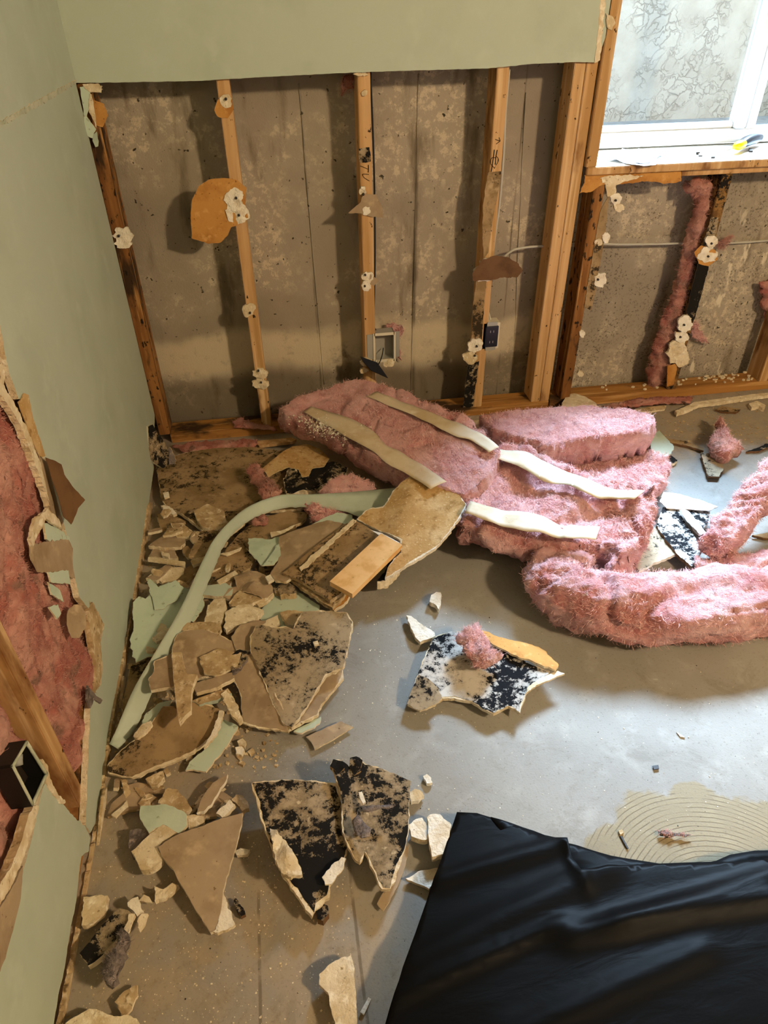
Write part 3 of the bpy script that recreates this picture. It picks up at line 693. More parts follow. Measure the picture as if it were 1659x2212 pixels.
slab('cover_plate', 'black wall plate dangling from the box by its wire', None, [(779, 770), (815, 783), (838, 816), (802, 800), (784, 780)], Plane(on(810, 790, ('y', YF - .03)), (.25, -.55, .8)), .003, 'blackplastic', 'blackplastic', jag=0, warp=0, parent=jb)
for q, (a, b) in enumerate((((792, 780), 18), ((840, 782), 18), ((786, 800), 10))):
    remnant(a[0], a[1], b + 8, b, mat='gyp', par=jb)
# black outlet on the marked stud
ob = empty('wall_outlet', on(1060, 748, ('y', YF)), 'bare black duplex outlet in its box beside the marked stud', 'outlet')
c0 = on(1044, 699, ('y', YF)); c1 = on(1076, 752, ('y', YF)); x0, x1, z1, z0 = c0[0] + .002, c1[0], c0[2], c1[2]
box('outlet_box', (x0, YF, z0), (x1, YF + .05, z1), 'whiteplastic', ob, bev=.001)
box('outlet_face', (x0 + .007, YF - .008, z0 + .010), (x1 - .007, YF, z1 - .010), 'blackplastic', ob, bev=.002)
box('yoke', (x0 + .012, YF - .004, z0 - .004), (x1 - .012, YF - .001, z1 + .004), 'steel', ob, bev=.0005)
xm = (x0 + x1) / 2
for zc in (z0 + (z1 - z0) * .3, z0 + (z1 - z0) * .7):
    for dx in (-.006, .006): box('socket_slot', (xm + dx - .001, YF - .0086, zc - .004), (xm + dx + .001, YF - .0079, zc + .004), 'steel', ob, bev=0)

# ============================================================ LEFT WALL
wl = box('wall_left', (-.64, -2, 0), (-.60, 2.5, 2.42), 'concrete', kind='structure', bev=0)
for yc in (2.28, 1.72, 1.29, .855, .44, .03, -.37, -.78):
    box('stud', (WX - .0127 - .089, yc - .019, .038), (WX - .0129, yc + .019, 2.40), 'wood' if yc > .6 else 'wooddark', wl, bev=.002)
box('bottom_plate', (WX - .1017, -2, 0), (WX - .0129, 2.33, .038), 'plate', wl, bev=.002)
def left(name, lab, poly, top='green', side='gyp', x=WX, th=.0127, extra=(), **k):
    P_ = [tuple(on(a, b, ('x', x))) if len(q) == 2 else q for q in poly for a, b in [(q[0], q[1])]]
    P_ = [p if len(q) == 2 else (x, q[1], q[2]) for p, q in zip(P_, poly)]
    k.setdefault('jag', .003); k.setdefault('warp', 0)
    return slab(name, lab, None, P_, ('x', x), th, top, side, 'brown', parent=wl, world=True, **k)
left('drywall_panel', 'large sage green panel with torn lower left edge', [(0, 2.327, 1.158), (0, 2.327, .92), (0, 2.327, .6), (0, 2.327, .13), (332, 1015), (312, 1150), (290, 1290), (262, 1450), (240, 1570), (226, 1680), (208, 1775), (194, 1800), (185, 1782),
     (190, 1650), (195, 1530), (200, 1500), (218, 1480), (222, 1440), (215, 1400), (225, 1352), (210, 1325), (193, 1297), (194, 1318), (172, 1290), (160, 1240), (152, 1190), (140, 1140), (118, 1060), (98, 1000), (76, 925), (58, 860), (40, 862), (18, 800), (8, 745), (0, 700),
     (0, .9, .92), (0, -2, .92), (0, -2, 1.158)], step=.05)
left('drywall_panel', 'upper sage green drywall above the taped joint', [(0, 2.327, 1.162), (0, 2.327, 2.42), (0, -2, 2.42), (0, -2, 1.162)], step=.1, jag=0, x=WX + .0004)
left('joint_bead', 'pale rough taped joint across the wall', [(0, 2.33, 1.164), (0, 2.0, 1.166), (0, 1.7, 1.165), (0, 1.3, 1.166), (0, 1.3, 1.156), (0, 1.7, 1.157), (0, 2.0, 1.155), (0, 2.33, 1.158)], x=WX + .002, th=.002, top='jointc', step=.02, jag=.004)
left('drywall_panel', 'low torn green panel piece in front of the bare studs', [(105, 1680), (113, 1705), (135, 1735), (160, 1765), (184, 1785), (195, 1810), (192, 1838), (176, 1850), (172, 1880), (165, 1945), (152, 2010), (140, 2090), (128, 2140), (116, 2212), (0, .40, .005), (0, .1, .005), (0, .1, .2), (0, .40, .26), (0, 2075), (28, 1970), (50, 1880), (72, 1800), (88, 1720), (98, 1690)], step=.04)
# torn paper and gypsum layers along the foot of the wall
left('torn_drywall_edge', 'layered torn gypsum along the floor', [(330, 1085), (324, 1180), (300, 1330), (276, 1450), (262, 1540), (244, 1640), (232, 1740), (212, 1880), (188, 2000), (168, 2100), (146, 2212), (132, 2212), (158, 2080), (180, 1960), (200, 1850), (222, 1720), (238, 1590), (258, 1480), (285, 1330), (308, 1190), (322, 1090)], 'gypbrown', 'gypbrown', x=WX + .006, th=.008, step=.02, jag=.005, seg=.005)
left('torn_drywall_edge', 'grey layered edge nearest the floor', [(232, 1700), (220, 1860), (202, 1980), (180, 2090), (160, 2212), (150, 2212), (176, 2070), (196, 1960), (212, 1850), (224, 1720)], 'gyp', 'gypbrown', x=WX + .014, th=.006, step=.02, jag=.004, seg=.005)
left('torn_drywall_edge', 'fuzzy torn strip hanging off the far panel', [(268, 1460), (284, 1470), (290, 1490), (272, 1540), (256, 1600), (248, 1600), (262, 1530)], 'gyp', 'gypbrown', x=WX + .012, th=.006, step=.02, jag=.005, seg=.005)
left('torn_drywall_edge', 'splintered gypsum rim at the top of the hole', [(0, 770), (12, 800), (8, 830), (30, 868), (60, 930), (88, 1000), (110, 1060), (128, 1120), (118, 1125), (98, 1060), (70, 985), (45, 920), (22, 880), (0, 850)], 'gyp', 'gyp', x=WX + .002, th=.012, step=.02, jag=.007, seg=.004)
left('torn_drywall_edge', 'brown splinter beside the hole', [(200, 1300), (225, 1350), (216, 1375), (222, 1440), (215, 1480), (204, 1500), (208, 1440), (200, 1390), (195, 1360), (188, 1330)], 'gypbrown', 'gypbrown', x=WX + .003, th=.012, step=.02, jag=.005, seg=.004)
left('torn_drywall_edge', 'cream gypsum rim of the low panel', [(92, 1640), (104, 1655), (108, 1680), (122, 1710), (142, 1732), (136, 1738), (112, 1712), (100, 1690), (96, 1665)], 'gyp', 'gyp', x=WX + .002, th=.010, step=.02, jag=.004, seg=.004)
left('torn_drywall_edge', 'thick torn gypsum edge left of the low panel', [(84, 1742), (72, 1790), (48, 1862), (22, 1920), (0, 1955), (0, 1910), (20, 1880), (45, 1820), (62, 1760), (72, 1740)], 'gyp', 'gypbrown', x=WX + .002, th=.014, step=.02, jag=.004, seg=.005)
left('backing_paper', 'brown backing paper under the thick torn edge', [(50, 1870), (45, 1940), (28, 2010), (12, 2070), (0, 2100), (0, 1960), (25, 1920)], 'brown', 'brown', x=WX + .001, th=.004, step=.02, jag=.003)
left('backing_paper', 'tan paper strip above the hole', [(40, 868), (52, 850), (62, 853), (72, 905), (88, 950), (98, 985), (88, 990), (70, 950)], 'tan', 'tan', x=WX + .003, th=.002, jag=.003)
left('backing_paper', 'grey brown paper strip beside the exposed stud', [(86, 985), (100, 992), (118, 1060), (134, 1130), (134, 1145), (112, 1105), (100, 1050)], 'brown', 'brown', x=WX + .003, th=.002, jag=.003)
slab('paper_flap', 'large dark brown paper flap peeling off the green panel', None, [(98, 988), (120, 995), (134, 1003), (140, 1025), (160, 1055), (184, 1080), (168, 1098), (160, 1118), (154, 1133), (136, 1115), (122, 1065)], Plane((WX + .02, 1.2, .6), (1, -.25, .15)), .001, 'kraftdark', 'kraftdark', jag=.002, parent=wl, warp=.003)
left('backing_paper', 'brown paper across the hole', [(66, 1178), (100, 1170), (150, 1165), (158, 1185), (158, 1215), (162, 1250), (140, 1240), (100, 1236), (80, 1235), (68, 1210)], 'brown', 'brown', x=WX + .004, th=.001, jag=.004, warp=.004)
left('drywall_scrap', 'pale green scrap in the hole', [(96, 1130), (120, 1138), (150, 1160), (152, 1172), (120, 1176), (100, 1165)], 'green_scrap', 'gyp', x=WX + .001, th=.004)
left('drywall_scrap', None, [(104, 1236), (148, 1232), (152, 1262), (110, 1258)], 'green_scrap', 'gyp', x=WX + .006, th=.003)
left('drywall_scrap', None, [(104, 1256), (130, 1275), (138, 1300), (112, 1285)], 'green_scrap', 'gyp', x=WX + .005, th=.003)
left('drywall_scrap', None, [(106, 1312), (125, 1305), (132, 1325), (124, 1338)], 'green_scrap', 'gyp', x=WX + .008, th=.003)
left('torn_drywall_edge', 'curled cream gypsum lip', [(66, 1165), (78, 1120), (100, 1100), (125, 1120), (136, 1142), (120, 1135), (100, 1120), (88, 1150), (72, 1180)], 'gyp', 'gyp', x=WX + .008, th=.006, jag=.004, seg=.004, step=.01, warp=.003)
slab('paper_flap', 'brown curled paper scrap over the pink insulation', None, [(145, 1320), (160, 1306), (175, 1308), (184, 1325), (186, 1350), (170, 1378), (152, 1378), (142, 1350)], Plane((WX + .03, 1.1, .3), (1, -.3, .3)), .001, 'brown', 'brown', jag=.003, parent=wl, warp=.004)
left('wood_lath', 'dark thin wooden strip in the open cavity', [(176, 1515), (190, 1510), (190, 1640), (184, 1790), (168, 1770), (174, 1650)], 'wooddark', 'wooddark', x=WX - .015, th=.02, jag=0)
# pink batts in the wall bays
bay = lambda q, x: [tuple(on(a, b, ('x', x))) for a, b in q]
pillow('insulation_batt', 'dusty pink insulation bulging from the large hole in the left wall', 'insulation',
       [(-.0, 1.24, .93), (0, 1.26, .70), (0, 1.255, .55), (0, 1.235, .40), (0, 1.22, .25), (0, 1.17, .12), (0, 1.02, .045), (0, .90, .045), (0, .885, .3), (0, .885, .93)] and
       [(WX - .03, y, z) for y, z in ((1.262, .93), (1.262, .60), (1.255, .45), (1.25, .30), (1.22, .12), (1.10, .05), (.885, .045), (.882, .3), (.882, .93))],
       ('x', WX - .056), .075, r=.04, amp=.014, freq=14, crease=.012, mat='pinkdirty', zmin=None, fz=9000, fl=.008, bulge=.22, fmat='fiberdirty', world=True, st=(1, 1, .5))
pillow('insulation_batt', 'dusty pink insulation below left of the metal wall box', 'insulation',
       [(WX - .03, y, z) for y, z in ((.828, .05), (.828, .93), (.47, .93), (.47, .05))],
       ('x', WX - .066), .075, r=.04, amp=.012, freq=14, crease=.012, mat='pinkdirty', zmin=None, fz=3000, fl=.006, fmat='fiberdirty', world=True, st=(1, 1, .5))
pillow('insulation_batt', 'tan edged pink insulation at the left frame edge above the hole', 'insulation',
       [(WX - .03, y, z) for y, z in ((1.70, .05), (1.70, 1.1), (1.32, 1.1), (1.32, .05))], ('x', WX - .055), .06, r=.04, amp=.01, mat='pinkdirty', zmin=None, fz=0, world=True, step=.02)
left('insulation_tuft', None, [(190, 1480), (206, 1500), (222, 1512), (218, 1520), (204, 1510), (196, 1530), (188, 1510)], 'lint', 'lint', x=WX + .004, th=.004, jag=.003)
# metal box in the left wall, its inner shade painted as dark panels
C4 = [on(*q, ('x', WX + .004)) for q in ((27, 1655), (57, 1603), (100, 1672), (70, 1738))]
lb = empty('metal_wall_box', C4[3], 'open galvanised electrical box set in the broken left wall', 'electrical box')
for i in range(4):
    a, b = C4[i], C4[(i + 1) % 4]; d = np.array([-.03, 0, 0]); n_ = np.cross(b - a, d); n_ = n_ / np.linalg.norm(n_) * .0035
    V = [a, b, b + d, a + d]; V += [p + n_ for p in V]
    mk('side_panel', V, [(0, 1, 2, 3), (7, 6, 5, 4), (0, 4, 5, 1), (1, 5, 6, 2), (2, 6, 7, 3), (3, 7, 4, 0)], 'cableblack', None, lb)  # black side colour stands in for the shade inside the open box
    sweep('rim', None, None, [(*(a + (b - a) * t), .0028, .0028) for t in (0, .5, 1)], 'jointc', lb, nseg=8, per=3, amp=0, crease=0)
V = [p + np.array([-.03, 0, 0]) for p in C4]; V += [p + np.array([-.003, 0, 0]) for p in V]
mk('back_panel', V, [(0, 1, 2, 3), (7, 6, 5, 4), (0, 4, 5, 1), (1, 5, 6, 2), (2, 6, 7, 3), (3, 7, 4, 0)], 'screw', None, lb)  # dark back colour carries the same interior shade
sweep('cable_clamp', None, None, [(*(C4[1] + (C4[3] - C4[1]) * .2 + np.array([-.02, 0, 0])), .012, .012), (*(C4[1] + (C4[3] - C4[1]) * .35 + np.array([-.02, 0, 0])), .012, .008)], 'steel', lb, nseg=10, per=3, amp=.002, crease=0, zmin=None)

# ============================================================ DEBRIS ON THE FLOOR
def ridge(a, b, amp, wd, pl):
    """a bend along the pixel line a-b"""
    pl = plane(pl); A, B = np.array(pl.uv(pl.hit(*a))), np.array(pl.uv(pl.hit(*b))); d = (B - A) / np.linalg.norm(B - A)
    Ln = np.linalg.norm(B - A)
    def f(u, v):
        q = np.array([u, v]) - A; s_ = abs(q[0] * d[1] - q[1] * d[0]); t = (q @ d) / Ln; e = max(0, -t, t - 1) * Ln / .04
        return amp * math.exp(-(s_ / wd) ** 2 - e * e)
    return f
Cc = 'drywall scrap'
# --- back left corner
slab('mouldy_drywall_sheet', 'wide brown mouldy drywall sheet lying flat in the back left corner', Cc, [(337, 1012), (352, 992), (400, 978), (470, 968), (545, 966), (620, 975), (690, 1000), (705, 1040), (690, 1080), (640, 1100), (575, 1102), (530, 1125), (500, 1150), (470, 1162), (440, 1150), (412, 1126), (386, 1106), (362, 1096), (348, 1075), (343, 1045)], .035, .012, 'mould', 'gyp', rim=.004, warp=.006, wf=5)
slab('drywall_offcut', 'upright dark drywall offcut with a white edge leaning in the room corner', Cc, [(320, 922), (330, 917), (340, 935), (353, 951), (364, 975), (374, 997), (364, 1006), (353, 1012), (336, 1002), (322, 990)], Plane(on(345, 1000, 'z' and .06), (.75, -.6, .25)), .011, 'mouldblack', 'gypw', 'green', jag=.002, step=.02, warp=.001)
slab('drywall_scrap', 'purplish mouldy scrap standing at the foot of the corner plate', Cc, [(352, 985), (366, 965), (378, 985), (380, 1008), (366, 1015), (354, 1008)], [(352, 1008, .03), (380, 1008, .03), (366, 965, .09)], .006, 'lint', 'gypbrown', warp=.002)
slab('gypsum_chunk', 'orange brown gypsum chunk lying on the mouldy corner sheet', 'gypsum chunk', [(418, 1104), (447, 1088), (482, 1102), (492, 1130), (470, 1146), (436, 1138), (425, 1122)], .052, .014, 'gypbrown', 'gyp', jag=.003, warp=.002, step=.02)
slab('gypsum_chunk', 'tiny white gypsum chip on the dark corner of the mouldy sheet', 'gypsum chunk', [(352, 1065), (364, 1062), (366, 1072), (356, 1076)], .045, .006, 'gypw', 'gyp', jag=.002)
slab('gypsum_chunk', 'cream torn lip along the front edge of the corner sheet', 'gypsum chunk', [(347, 1092), (356, 1090), (372, 1097), (382, 1108), (374, 1112), (356, 1103)], .038, .010, 'gypw', 'gyp', jag=.003, seg=.004)
ol = on(590, 948, .02)
slab('wood_lath', 'thin grey wooden lath lying against the bottom plate', 'lath', [(554, 958), (556, 952), (630, 945), (640, 949), (632, 954), (560, 963)], .02, .01, 'wood', 'wood', jag=0, warp=0)
slab('paper_sheet', 'forked sheet of tan backing paper lying over the mouldy lump', 'paper', [(566, 1013), (590, 994), (612, 976), (632, 964), (662, 957), (690, 968), (712, 990), (700, 1008), (675, 1012), (667, 1028), (653, 1032), (646, 1016), (625, 1010), (600, 1020), (580, 1030)], .075, .0012, 'tan', 'gyp', jag=.003, warp=.006)
slab('mouldy_drywall_lump', 'crumbly black mouldy drywall lump with cream layered edge under the tan paper', Cc, [(612, 1034), (622, 1014), (650, 1016), (690, 1000), (720, 998), (752, 1012), (742, 1034), (712, 1052), (690, 1067), (655, 1064), (618, 1062)], .065, .02, 'mouldblack', 'gyp', rim=.004, warp=.012, wf=20, step=.015, jag=.005)
pillow('insulation_tuft', 'dusty pink insulation tuft standing on the mouldy corner sheet', 'insulation', [(531, 1020), (545, 1006), (562, 1010), (574, 1030), (590, 1048), (610, 1064), (600, 1074), (566, 1078), (556, 1058), (545, 1040)], .075, .035, r=.02, step=.005, amp=.010, freq=40, mat='pinkdirty', fz=1400, fl=.010, fmat='fiberdirty')
pillow('insulation_tuft', 'salmon insulation tuft half hidden beneath the large batt', 'insulation', [(690, 1064), (720, 1045), (760, 1030), (800, 1045), (815, 1056), (770, 1066), (720, 1074)], .09, .05, r=.03, step=.006, amp=.010, freq=30, fz=1400)
pillow('insulation_tuft', 'pink insulation tuft poking out below the curved green strip', 'insulation', [(654, 1094), (700, 1090), (742, 1096), (752, 1108), (720, 1114), (690, 1132), (672, 1126), (664, 1108)], .06, .04, r=.02, step=.005, amp=.010, freq=40, fz=1200)
pillow('insulation_tuft', 'small pink insulation tuft inside the bend of the green strip', 'insulation', [(540, 1124), (560, 1112), (580, 1120), (578, 1132), (552, 1134)], .045, .02, r=.01, step=.004, amp=.006, freq=50, mat='pinkdirty', fz=400, fmat='fiberdirty')
# low, broken layer of the pile between green wall and curved strip
base = [
 ('dark brown mouldy flat scrap just below the corner sheet', [(338, 1110), (372, 1108), (400, 1125), (380, 1142), (345, 1140)], .028, 'mould', 'gypbrown'),
 ('cream wedge of gypsum with a green underside beside the wall', [(368, 1128), (396, 1130), (418, 1152), (408, 1160), (382, 1160)], .045, 'gypbrown', 'gyp'),
 ('crumpled tan scrap against the green wall below the cream wedge', [(320, 1180), (345, 1162), (372, 1152), (398, 1158), (400, 1172), (390, 1182), (350, 1184)], .038, 'brown', 'gyp'),
 ('dark mouldy brown flap beside the upper bend of the strip', [(408, 1202), (420, 1170), (432, 1148), (474, 1142), (482, 1168), (460, 1196), (430, 1200)], .050, 'mould', 'gypbrown'),
 ('flat tan scrap above the thin cream stick', [(322, 1200), (330, 1186), (376, 1184), (384, 1206), (350, 1206)], .030, 'brown', 'gyp'),
 ('small cream chip resting above the thin cream stick', [(348, 1192), (366, 1196), (364, 1204), (350, 1201)], .040, 'gyp', 'gyp'),
 ('pale triangular shard below the thin cream stick', [(315, 1250), (345, 1228), (366, 1217), (372, 1224), (352, 1246), (338, 1256)], .038, 'brown', 'gyp'),
 ('cream gypsum shard pointing at the torn green sheet', [(342, 1254), (365, 1230), (400, 1222), (396, 1240), (372, 1256), (350, 1260)], .034, 'gyp', 'gyp'),
 ('brown scrap between curved strip and torn green sheet', [(370, 1260), (402, 1228), (436, 1205), (425, 1236), (402, 1262), (385, 1268)], .026, 'mould', 'gypbrown'),
 ('dark flat scrap showing inside the upper curve of the strip', [(484, 1192), (512, 1158), (560, 1118), (622, 1104), (668, 1108), (650, 1128), (600, 1150), (552, 1176), (510, 1188)], .030, 'mould', 'gypbrown'),
 ('mouldy brown slab left of the pale green scrap', [(455, 1246), (468, 1204), (500, 1184), (532, 1184), (552, 1206), (540, 1228), (500, 1250), (470, 1260)], .040, 'mould', 'gypbrown'),
 ('brown filler scrap beneath the tan board', [(560, 1180), (600, 1140), (640, 1130), (640, 1190), (600, 1250), (560, 1240)], .022, 'mould', 'gypbrown'),
 ('brown scrap tucked between strip and cream chunks', [(412, 1345), (425, 1308), (450, 1290), (452, 1318), (440, 1346)], .026, 'brown', 'gyp'),
 ('wide brown scrap deep in the middle of the pile', [(430, 1370), (470, 1330), (560, 1300), (640, 1310), (560, 1370), (480, 1400)], .014, 'brown', 'gyp'),
 ('dark mouldy scrap in the gap along the wall foot', [(262, 1530), (282, 1440), (330, 1420), (350, 1425), (300, 1500), (270, 1560)], .012, 'mould', 'gypbrown'),
 ('brown shard right of the middle bend of the strip', [(478, 1232), (452, 1260), (470, 1275), (520, 1262), (515, 1240)], .03, 'brown', 'gyp'),
]
for lab, poly, z, a, b in base:
    slab('drywall_scrap', lab, Cc, poly, z, .011, a, b, warp=.004, wf=14, rim=.003 if rnd.random() < .6 else None, step=.02)
slab('wood_splinter', 'thin straight cream stick lying across the debris by the green wall', 'stick', [(320, 1203), (400, 1213), (399, 1221), (319, 1210)], .05, .006, 'gyp', 'gyp', jag=0, warp=0)
slab('wood_splinter', 'short cream stick across the mouldy slab', 'stick', [(468, 1254), (508, 1232), (514, 1239), (474, 1262)], .055, .006, 'gyp', 'gyp', jag=.001, warp=0)
slab('wood_splinter', 'pale torn splinter inside the bend of the green strip', 'stick', [(584, 1150), (610, 1146), (636, 1134), (632, 1140), (606, 1154), (586, 1160)], .045, .003, 'gyp', 'gyp', jag=.002, warp=.001)
slab('gypsum_sliver', 'cream sliver on the strip side of the dark slab', 'stick', [(476, 1196), (500, 1190), (522, 1182), (518, 1188), (490, 1200)], .05, .004, 'gyp', 'gyp', jag=.002, warp=.001)
# torn green sheet
g1 = slab('torn_green_sheet', 'large torn pale green drywall face lying between wall and curved strip', Cc, [(318, 1250), (326, 1252), (343, 1270), (360, 1262), (379, 1253), (402, 1268), (440, 1272), (440, 1310), (400, 1370), (340, 1418), (318, 1420), (306, 1426), (293, 1431), (286, 1412), (280, 1382), (290, 1356), (286, 1330), (288, 1302), (300, 1290), (314, 1294), (324, 1284)], [(318, 1250, .06), (293, 1430, .035), (430, 1300, .045)], .003, 'green_scrap', 'gyp', 'brown', jag=.004, seg=.005, warp=.006, wf=12, step=.015)
slab('torn_flap', 'folded torn flap', None, [(325, 1283), (343, 1270), (379, 1254), (398, 1272), (384, 1296), (352, 1316), (335, 1318), (330, 1296)], [(318, 1250, .068), (340, 1318, .050), (400, 1270, .062)], .001, 'green_scrap', 'gyp', 'brown', jag=.003, warp=.003, parent=g1, step=.015)
# curved strip
ribbon('curved_green_strip', 'long pale green drywall strip curving over the debris pile', 'drywall strip', [
 (236, 1607, .030, 256, 1618, .022), (250, 1580, .05, 290, 1578, .030), (289, 1488, .075, 322, 1512, .052), (336, 1409, .085, 372, 1398, .062), (394, 1307, .09, 416, 1336, .066),
 (437, 1213, .09, 462, 1230, .066), (470, 1155, .09, 491, 1168, .066), (531, 1098, .09, 540, 1124, .062), (603, 1070, .09, 606, 1099, .06), (668, 1068, .10, 670, 1096, .07), (740, 1064, .11, 742, 1104, .08), (820, 1057, .12, 800, 1118, .09), (900, 1049, .13, 905, 1086, .10), (1004, 1040, .13, 1012, 1074, .11)],
 'green', .004, 10, side='gyp', jagr=.003)
slab('drywall_face_scrap', 'ragged pale green scrap end sticking out behind the tan board', Cc, [(960, 1046), (1000, 1038), (1007, 1050), (1011, 1068), (1002, 1078), (985, 1076)], .118, .004, 'green_scrap', 'gyp', jag=.004)
# small loose shards filling the pile
for k in range(62):
    if k < 46:
        t_ = rnd.random(); py = 1100 + t_ * 420; lo_ = 340 - t_ * 75; px = rnd.uniform(lo_, lo_ + 110 + 130 * min(1, t_ * 2.2)); zz = rnd.uniform(.03, .055)
    else: px, py, zz = rnd.uniform(240, 480), rnd.uniform(1690, 1760), .016
    c0 = flat(px, py, zz); c0[0] = max(c0[0], WX + .035); ang = rnd.uniform(0, 3.14); L_ = rnd.uniform(.012, .034); W_ = L_ * rnd.uniform(.25, .7); tl = rnd.uniform(-.25, .25)
    q = []
    for a_, b_ in ((-1, -.7), (-.2, -1), (.9, -.8), (1, .3), (.3, 1), (-.8, .8)):
        a_ *= L_ * rnd.uniform(.7, 1.1); b_ *= W_ * rnd.uniform(.7, 1.1)
        x_, y_ = a_ * math.cos(ang) - b_ * math.sin(ang), a_ * math.sin(ang) + b_ * math.cos(ang); q.append((c0[0] + x_, c0[1] + y_, zz))
    slab('gypsum_shard', 'small broken gypsum or paper shard wedged among the larger debris', 'gypsum chunk', q, Plane((c0[0], c0[1], zz), (tl, rnd.uniform(-.25, .25), 1)), .009, rnd.choice(['gyp', 'gypbrown', 'gypbrown', 'brown', 'mould']), 'gyp', jag=.002, seg=.004, warp=.001, world=True, group='small shards between the larger pieces of the pile')
# --- middle of the pile
slab('drywall_face_scrap', 'pale green torn scrap left of the tan triangular board', Cc, [(536, 1162), (556, 1162), (578, 1166), (604, 1160), (604, 1200), (592, 1219), (564, 1221), (548, 1204), (538, 1190)], .062, .003, 'green_scrap', 'gyp', 'brown', warp=.004, jag=.004)
slab('torn_flap', 'narrow green torn flap beside the triangular board', Cc, [(598, 1178), (606, 1172), (606, 1205), (592, 1220), (566, 1222), (584, 1200)], .070, .002, 'green_scrap', 'gyp', warp=.003, jag=.003) and None
slab('drywall_face_scrap', 'small green scrap peeking out above the triangular brown board', Cc, [(675, 1132), (700, 1118), (728, 1106), (758, 1110), (765, 1122), (740, 1140), (700, 1140)], .075, .003, 'green_scrap', 'gyp', 'brown', jag=.004)
slab('brown_paper_board', 'brown triangular drywall back propped behind the layered slab', Cc, [(602, 1160), (640, 1144), (676, 1132), (707, 1124), (738, 1130), (762, 1140), (700, 1196), (650, 1236), (618, 1256), (594, 1254), (583, 1242), (600, 1214), (604, 1186)], [(602, 1160, .075), (740, 1128, .10), (600, 1254, .07)], .010, 'brown', 'gyp', jag=.003, warp=.004)
ls = slab('layered_drywall_slab', 'thick layered mouldy drywall slab beneath the clean wood block', Cc, [(763, 1122), (790, 1136), (815, 1154), (800, 1190), (770, 1236), (735, 1282), (713, 1297), (670, 1268), (640, 1250), (611, 1238), (650, 1206), (700, 1166)], [(763, 1122, .118), (815, 1154, .115), (611, 1238, .085)], .012, 'mould', 'gypbrown', jag=.002, warp=.002, step=.02)
slab('lower_layer', 'second torn layer under the slab', None, [(750, 1130), (815, 1160), (796, 1205), (768, 1250), (737, 1292), (718, 1312), (700, 1304), (650, 1268), (606, 1236), (640, 1205)], [(763, 1122, .100), (815, 1154, .098), (611, 1238, .066)], .012, 'gypbrown', 'gypbrown', jag=.005, parent=ls, step=.02)
slab('lower_layer', 'ochre crumbling bottom layer', None, [(750, 1140), (800, 1170), (772, 1262), (742, 1304), (722, 1318), (694, 1300), (640, 1262), (612, 1240)], [(763, 1122, .078), (815, 1154, .076), (611, 1238, .045)], .012, 'flap', 'gyp', jag=.005, parent=ls, step=.02)
slab('torn_edge', 'cream torn edge roll', None, [(763, 1120), (770, 1124), (735, 1155), (700, 1188), (668, 1218), (650, 1232), (646, 1226), (680, 1194), (720, 1158)], [(763, 1122, .126), (815, 1154, .122), (611, 1238, .092)], .006, 'gyp', 'gyp', jag=.004, seg=.005, parent=ls, step=.02)
slab('paper_curl', 'thin white paper edge beside the wood block', None, [(800, 1144), (826, 1152), (846, 1162), (867, 1171), (864, 1175), (842, 1168), (822, 1158)], .128, .001, 'paperwhite', 'gyp', jag=.002, parent=ls)
kb = slab('tan_backed_board', 'large curled tan drywall back lying over the strip and pink batt', Cc, [(788, 1104), (800, 1098), (826, 1094), (838, 1082), (848, 1063), (866, 1046), (889, 1031), (917, 1025), (942, 1034), (964, 1044), (990, 1066), (1008, 1091), (990, 1122), (964, 1157), (948, 1176), (930, 1191), (898, 1211), (868, 1228), (832, 1252), (838, 1228), (868, 1196), (866, 1172), (826, 1150), (800, 1136), (770, 1122)], [(788, 1104, .13), (1008, 1091, .175), (835, 1250, .09)], .011, 'tan', 'gypw', rim=.005, jag=.004, warp=.003, curl=ridge((905, 1030), (840, 1200), .012, .05, [(788, 1104, .13), (1008, 1091, .175), (835, 1250, .09)]), step=.02)
Wq = [on(*q, [(713, 1257, .128), (823, 1152, .138), (868, 1176, .134)]) for q in ((712, 1256), (823, 1152), (869, 1177), (761, 1283))]
slab('wood_block', 'clean pale pine block resting on the layered drywall slab', 'wood block', [(712, 1256), (823, 1152), (869, 1177), (761, 1283)], [(713, 1257, .128), (823, 1152, .138), (868, 1176, .134)], .017, 'block', 'block', jag=0, warp=0, step=.05)
slab('mouldy_drywall_lump', 'black and cream crumbly lump between wood block and tan board', Cc, [(822, 1244), (846, 1210), (868, 1196), (874, 1206), (856, 1230), (838, 1250), (815, 1258)], .07, .03, 'mouldblack', 'gyp', jag=.006, warp=.01, wf=30, step=.012)
slab('brown_paper_curl', 'curled brown paper with dark mouldy hollow in the pile centre', 'paper', [(506, 1246), (522, 1238), (556, 1232), (584, 1250), (590, 1276), (566, 1290), (535, 1280), (510, 1268)], .065, .002, 'brown', 'gyp', jag=.004, warp=.014, wf=24, step=.01)
slab('gypsum_chunk', 'bright white gypsum chip at the tip of the triangular board', 'gypsum chunk', [(573, 1246), (584, 1241), (592, 1252), (580, 1259)], .085, .008, 'gypw', 'gypw', jag=.001)
slab('mouldy_drywall_lump', 'dark mouldy lump at the left foot of the layered slab', Cc, [(590, 1270), (612, 1258), (636, 1262), (640, 1280), (606, 1284)], .05, .02, 'mouldblack', 'gypbrown', jag=.005, warp=.008, wf=30, step=.01)
slab('green_strip_piece', 'short pale green drywall bar crossing under the curved strip', Cc, [(430, 1284), (448, 1264), (488, 1259), (504, 1270), (500, 1286), (470, 1288)], .052, .012, 'green', 'gyp', jag=.001, warp=.001)
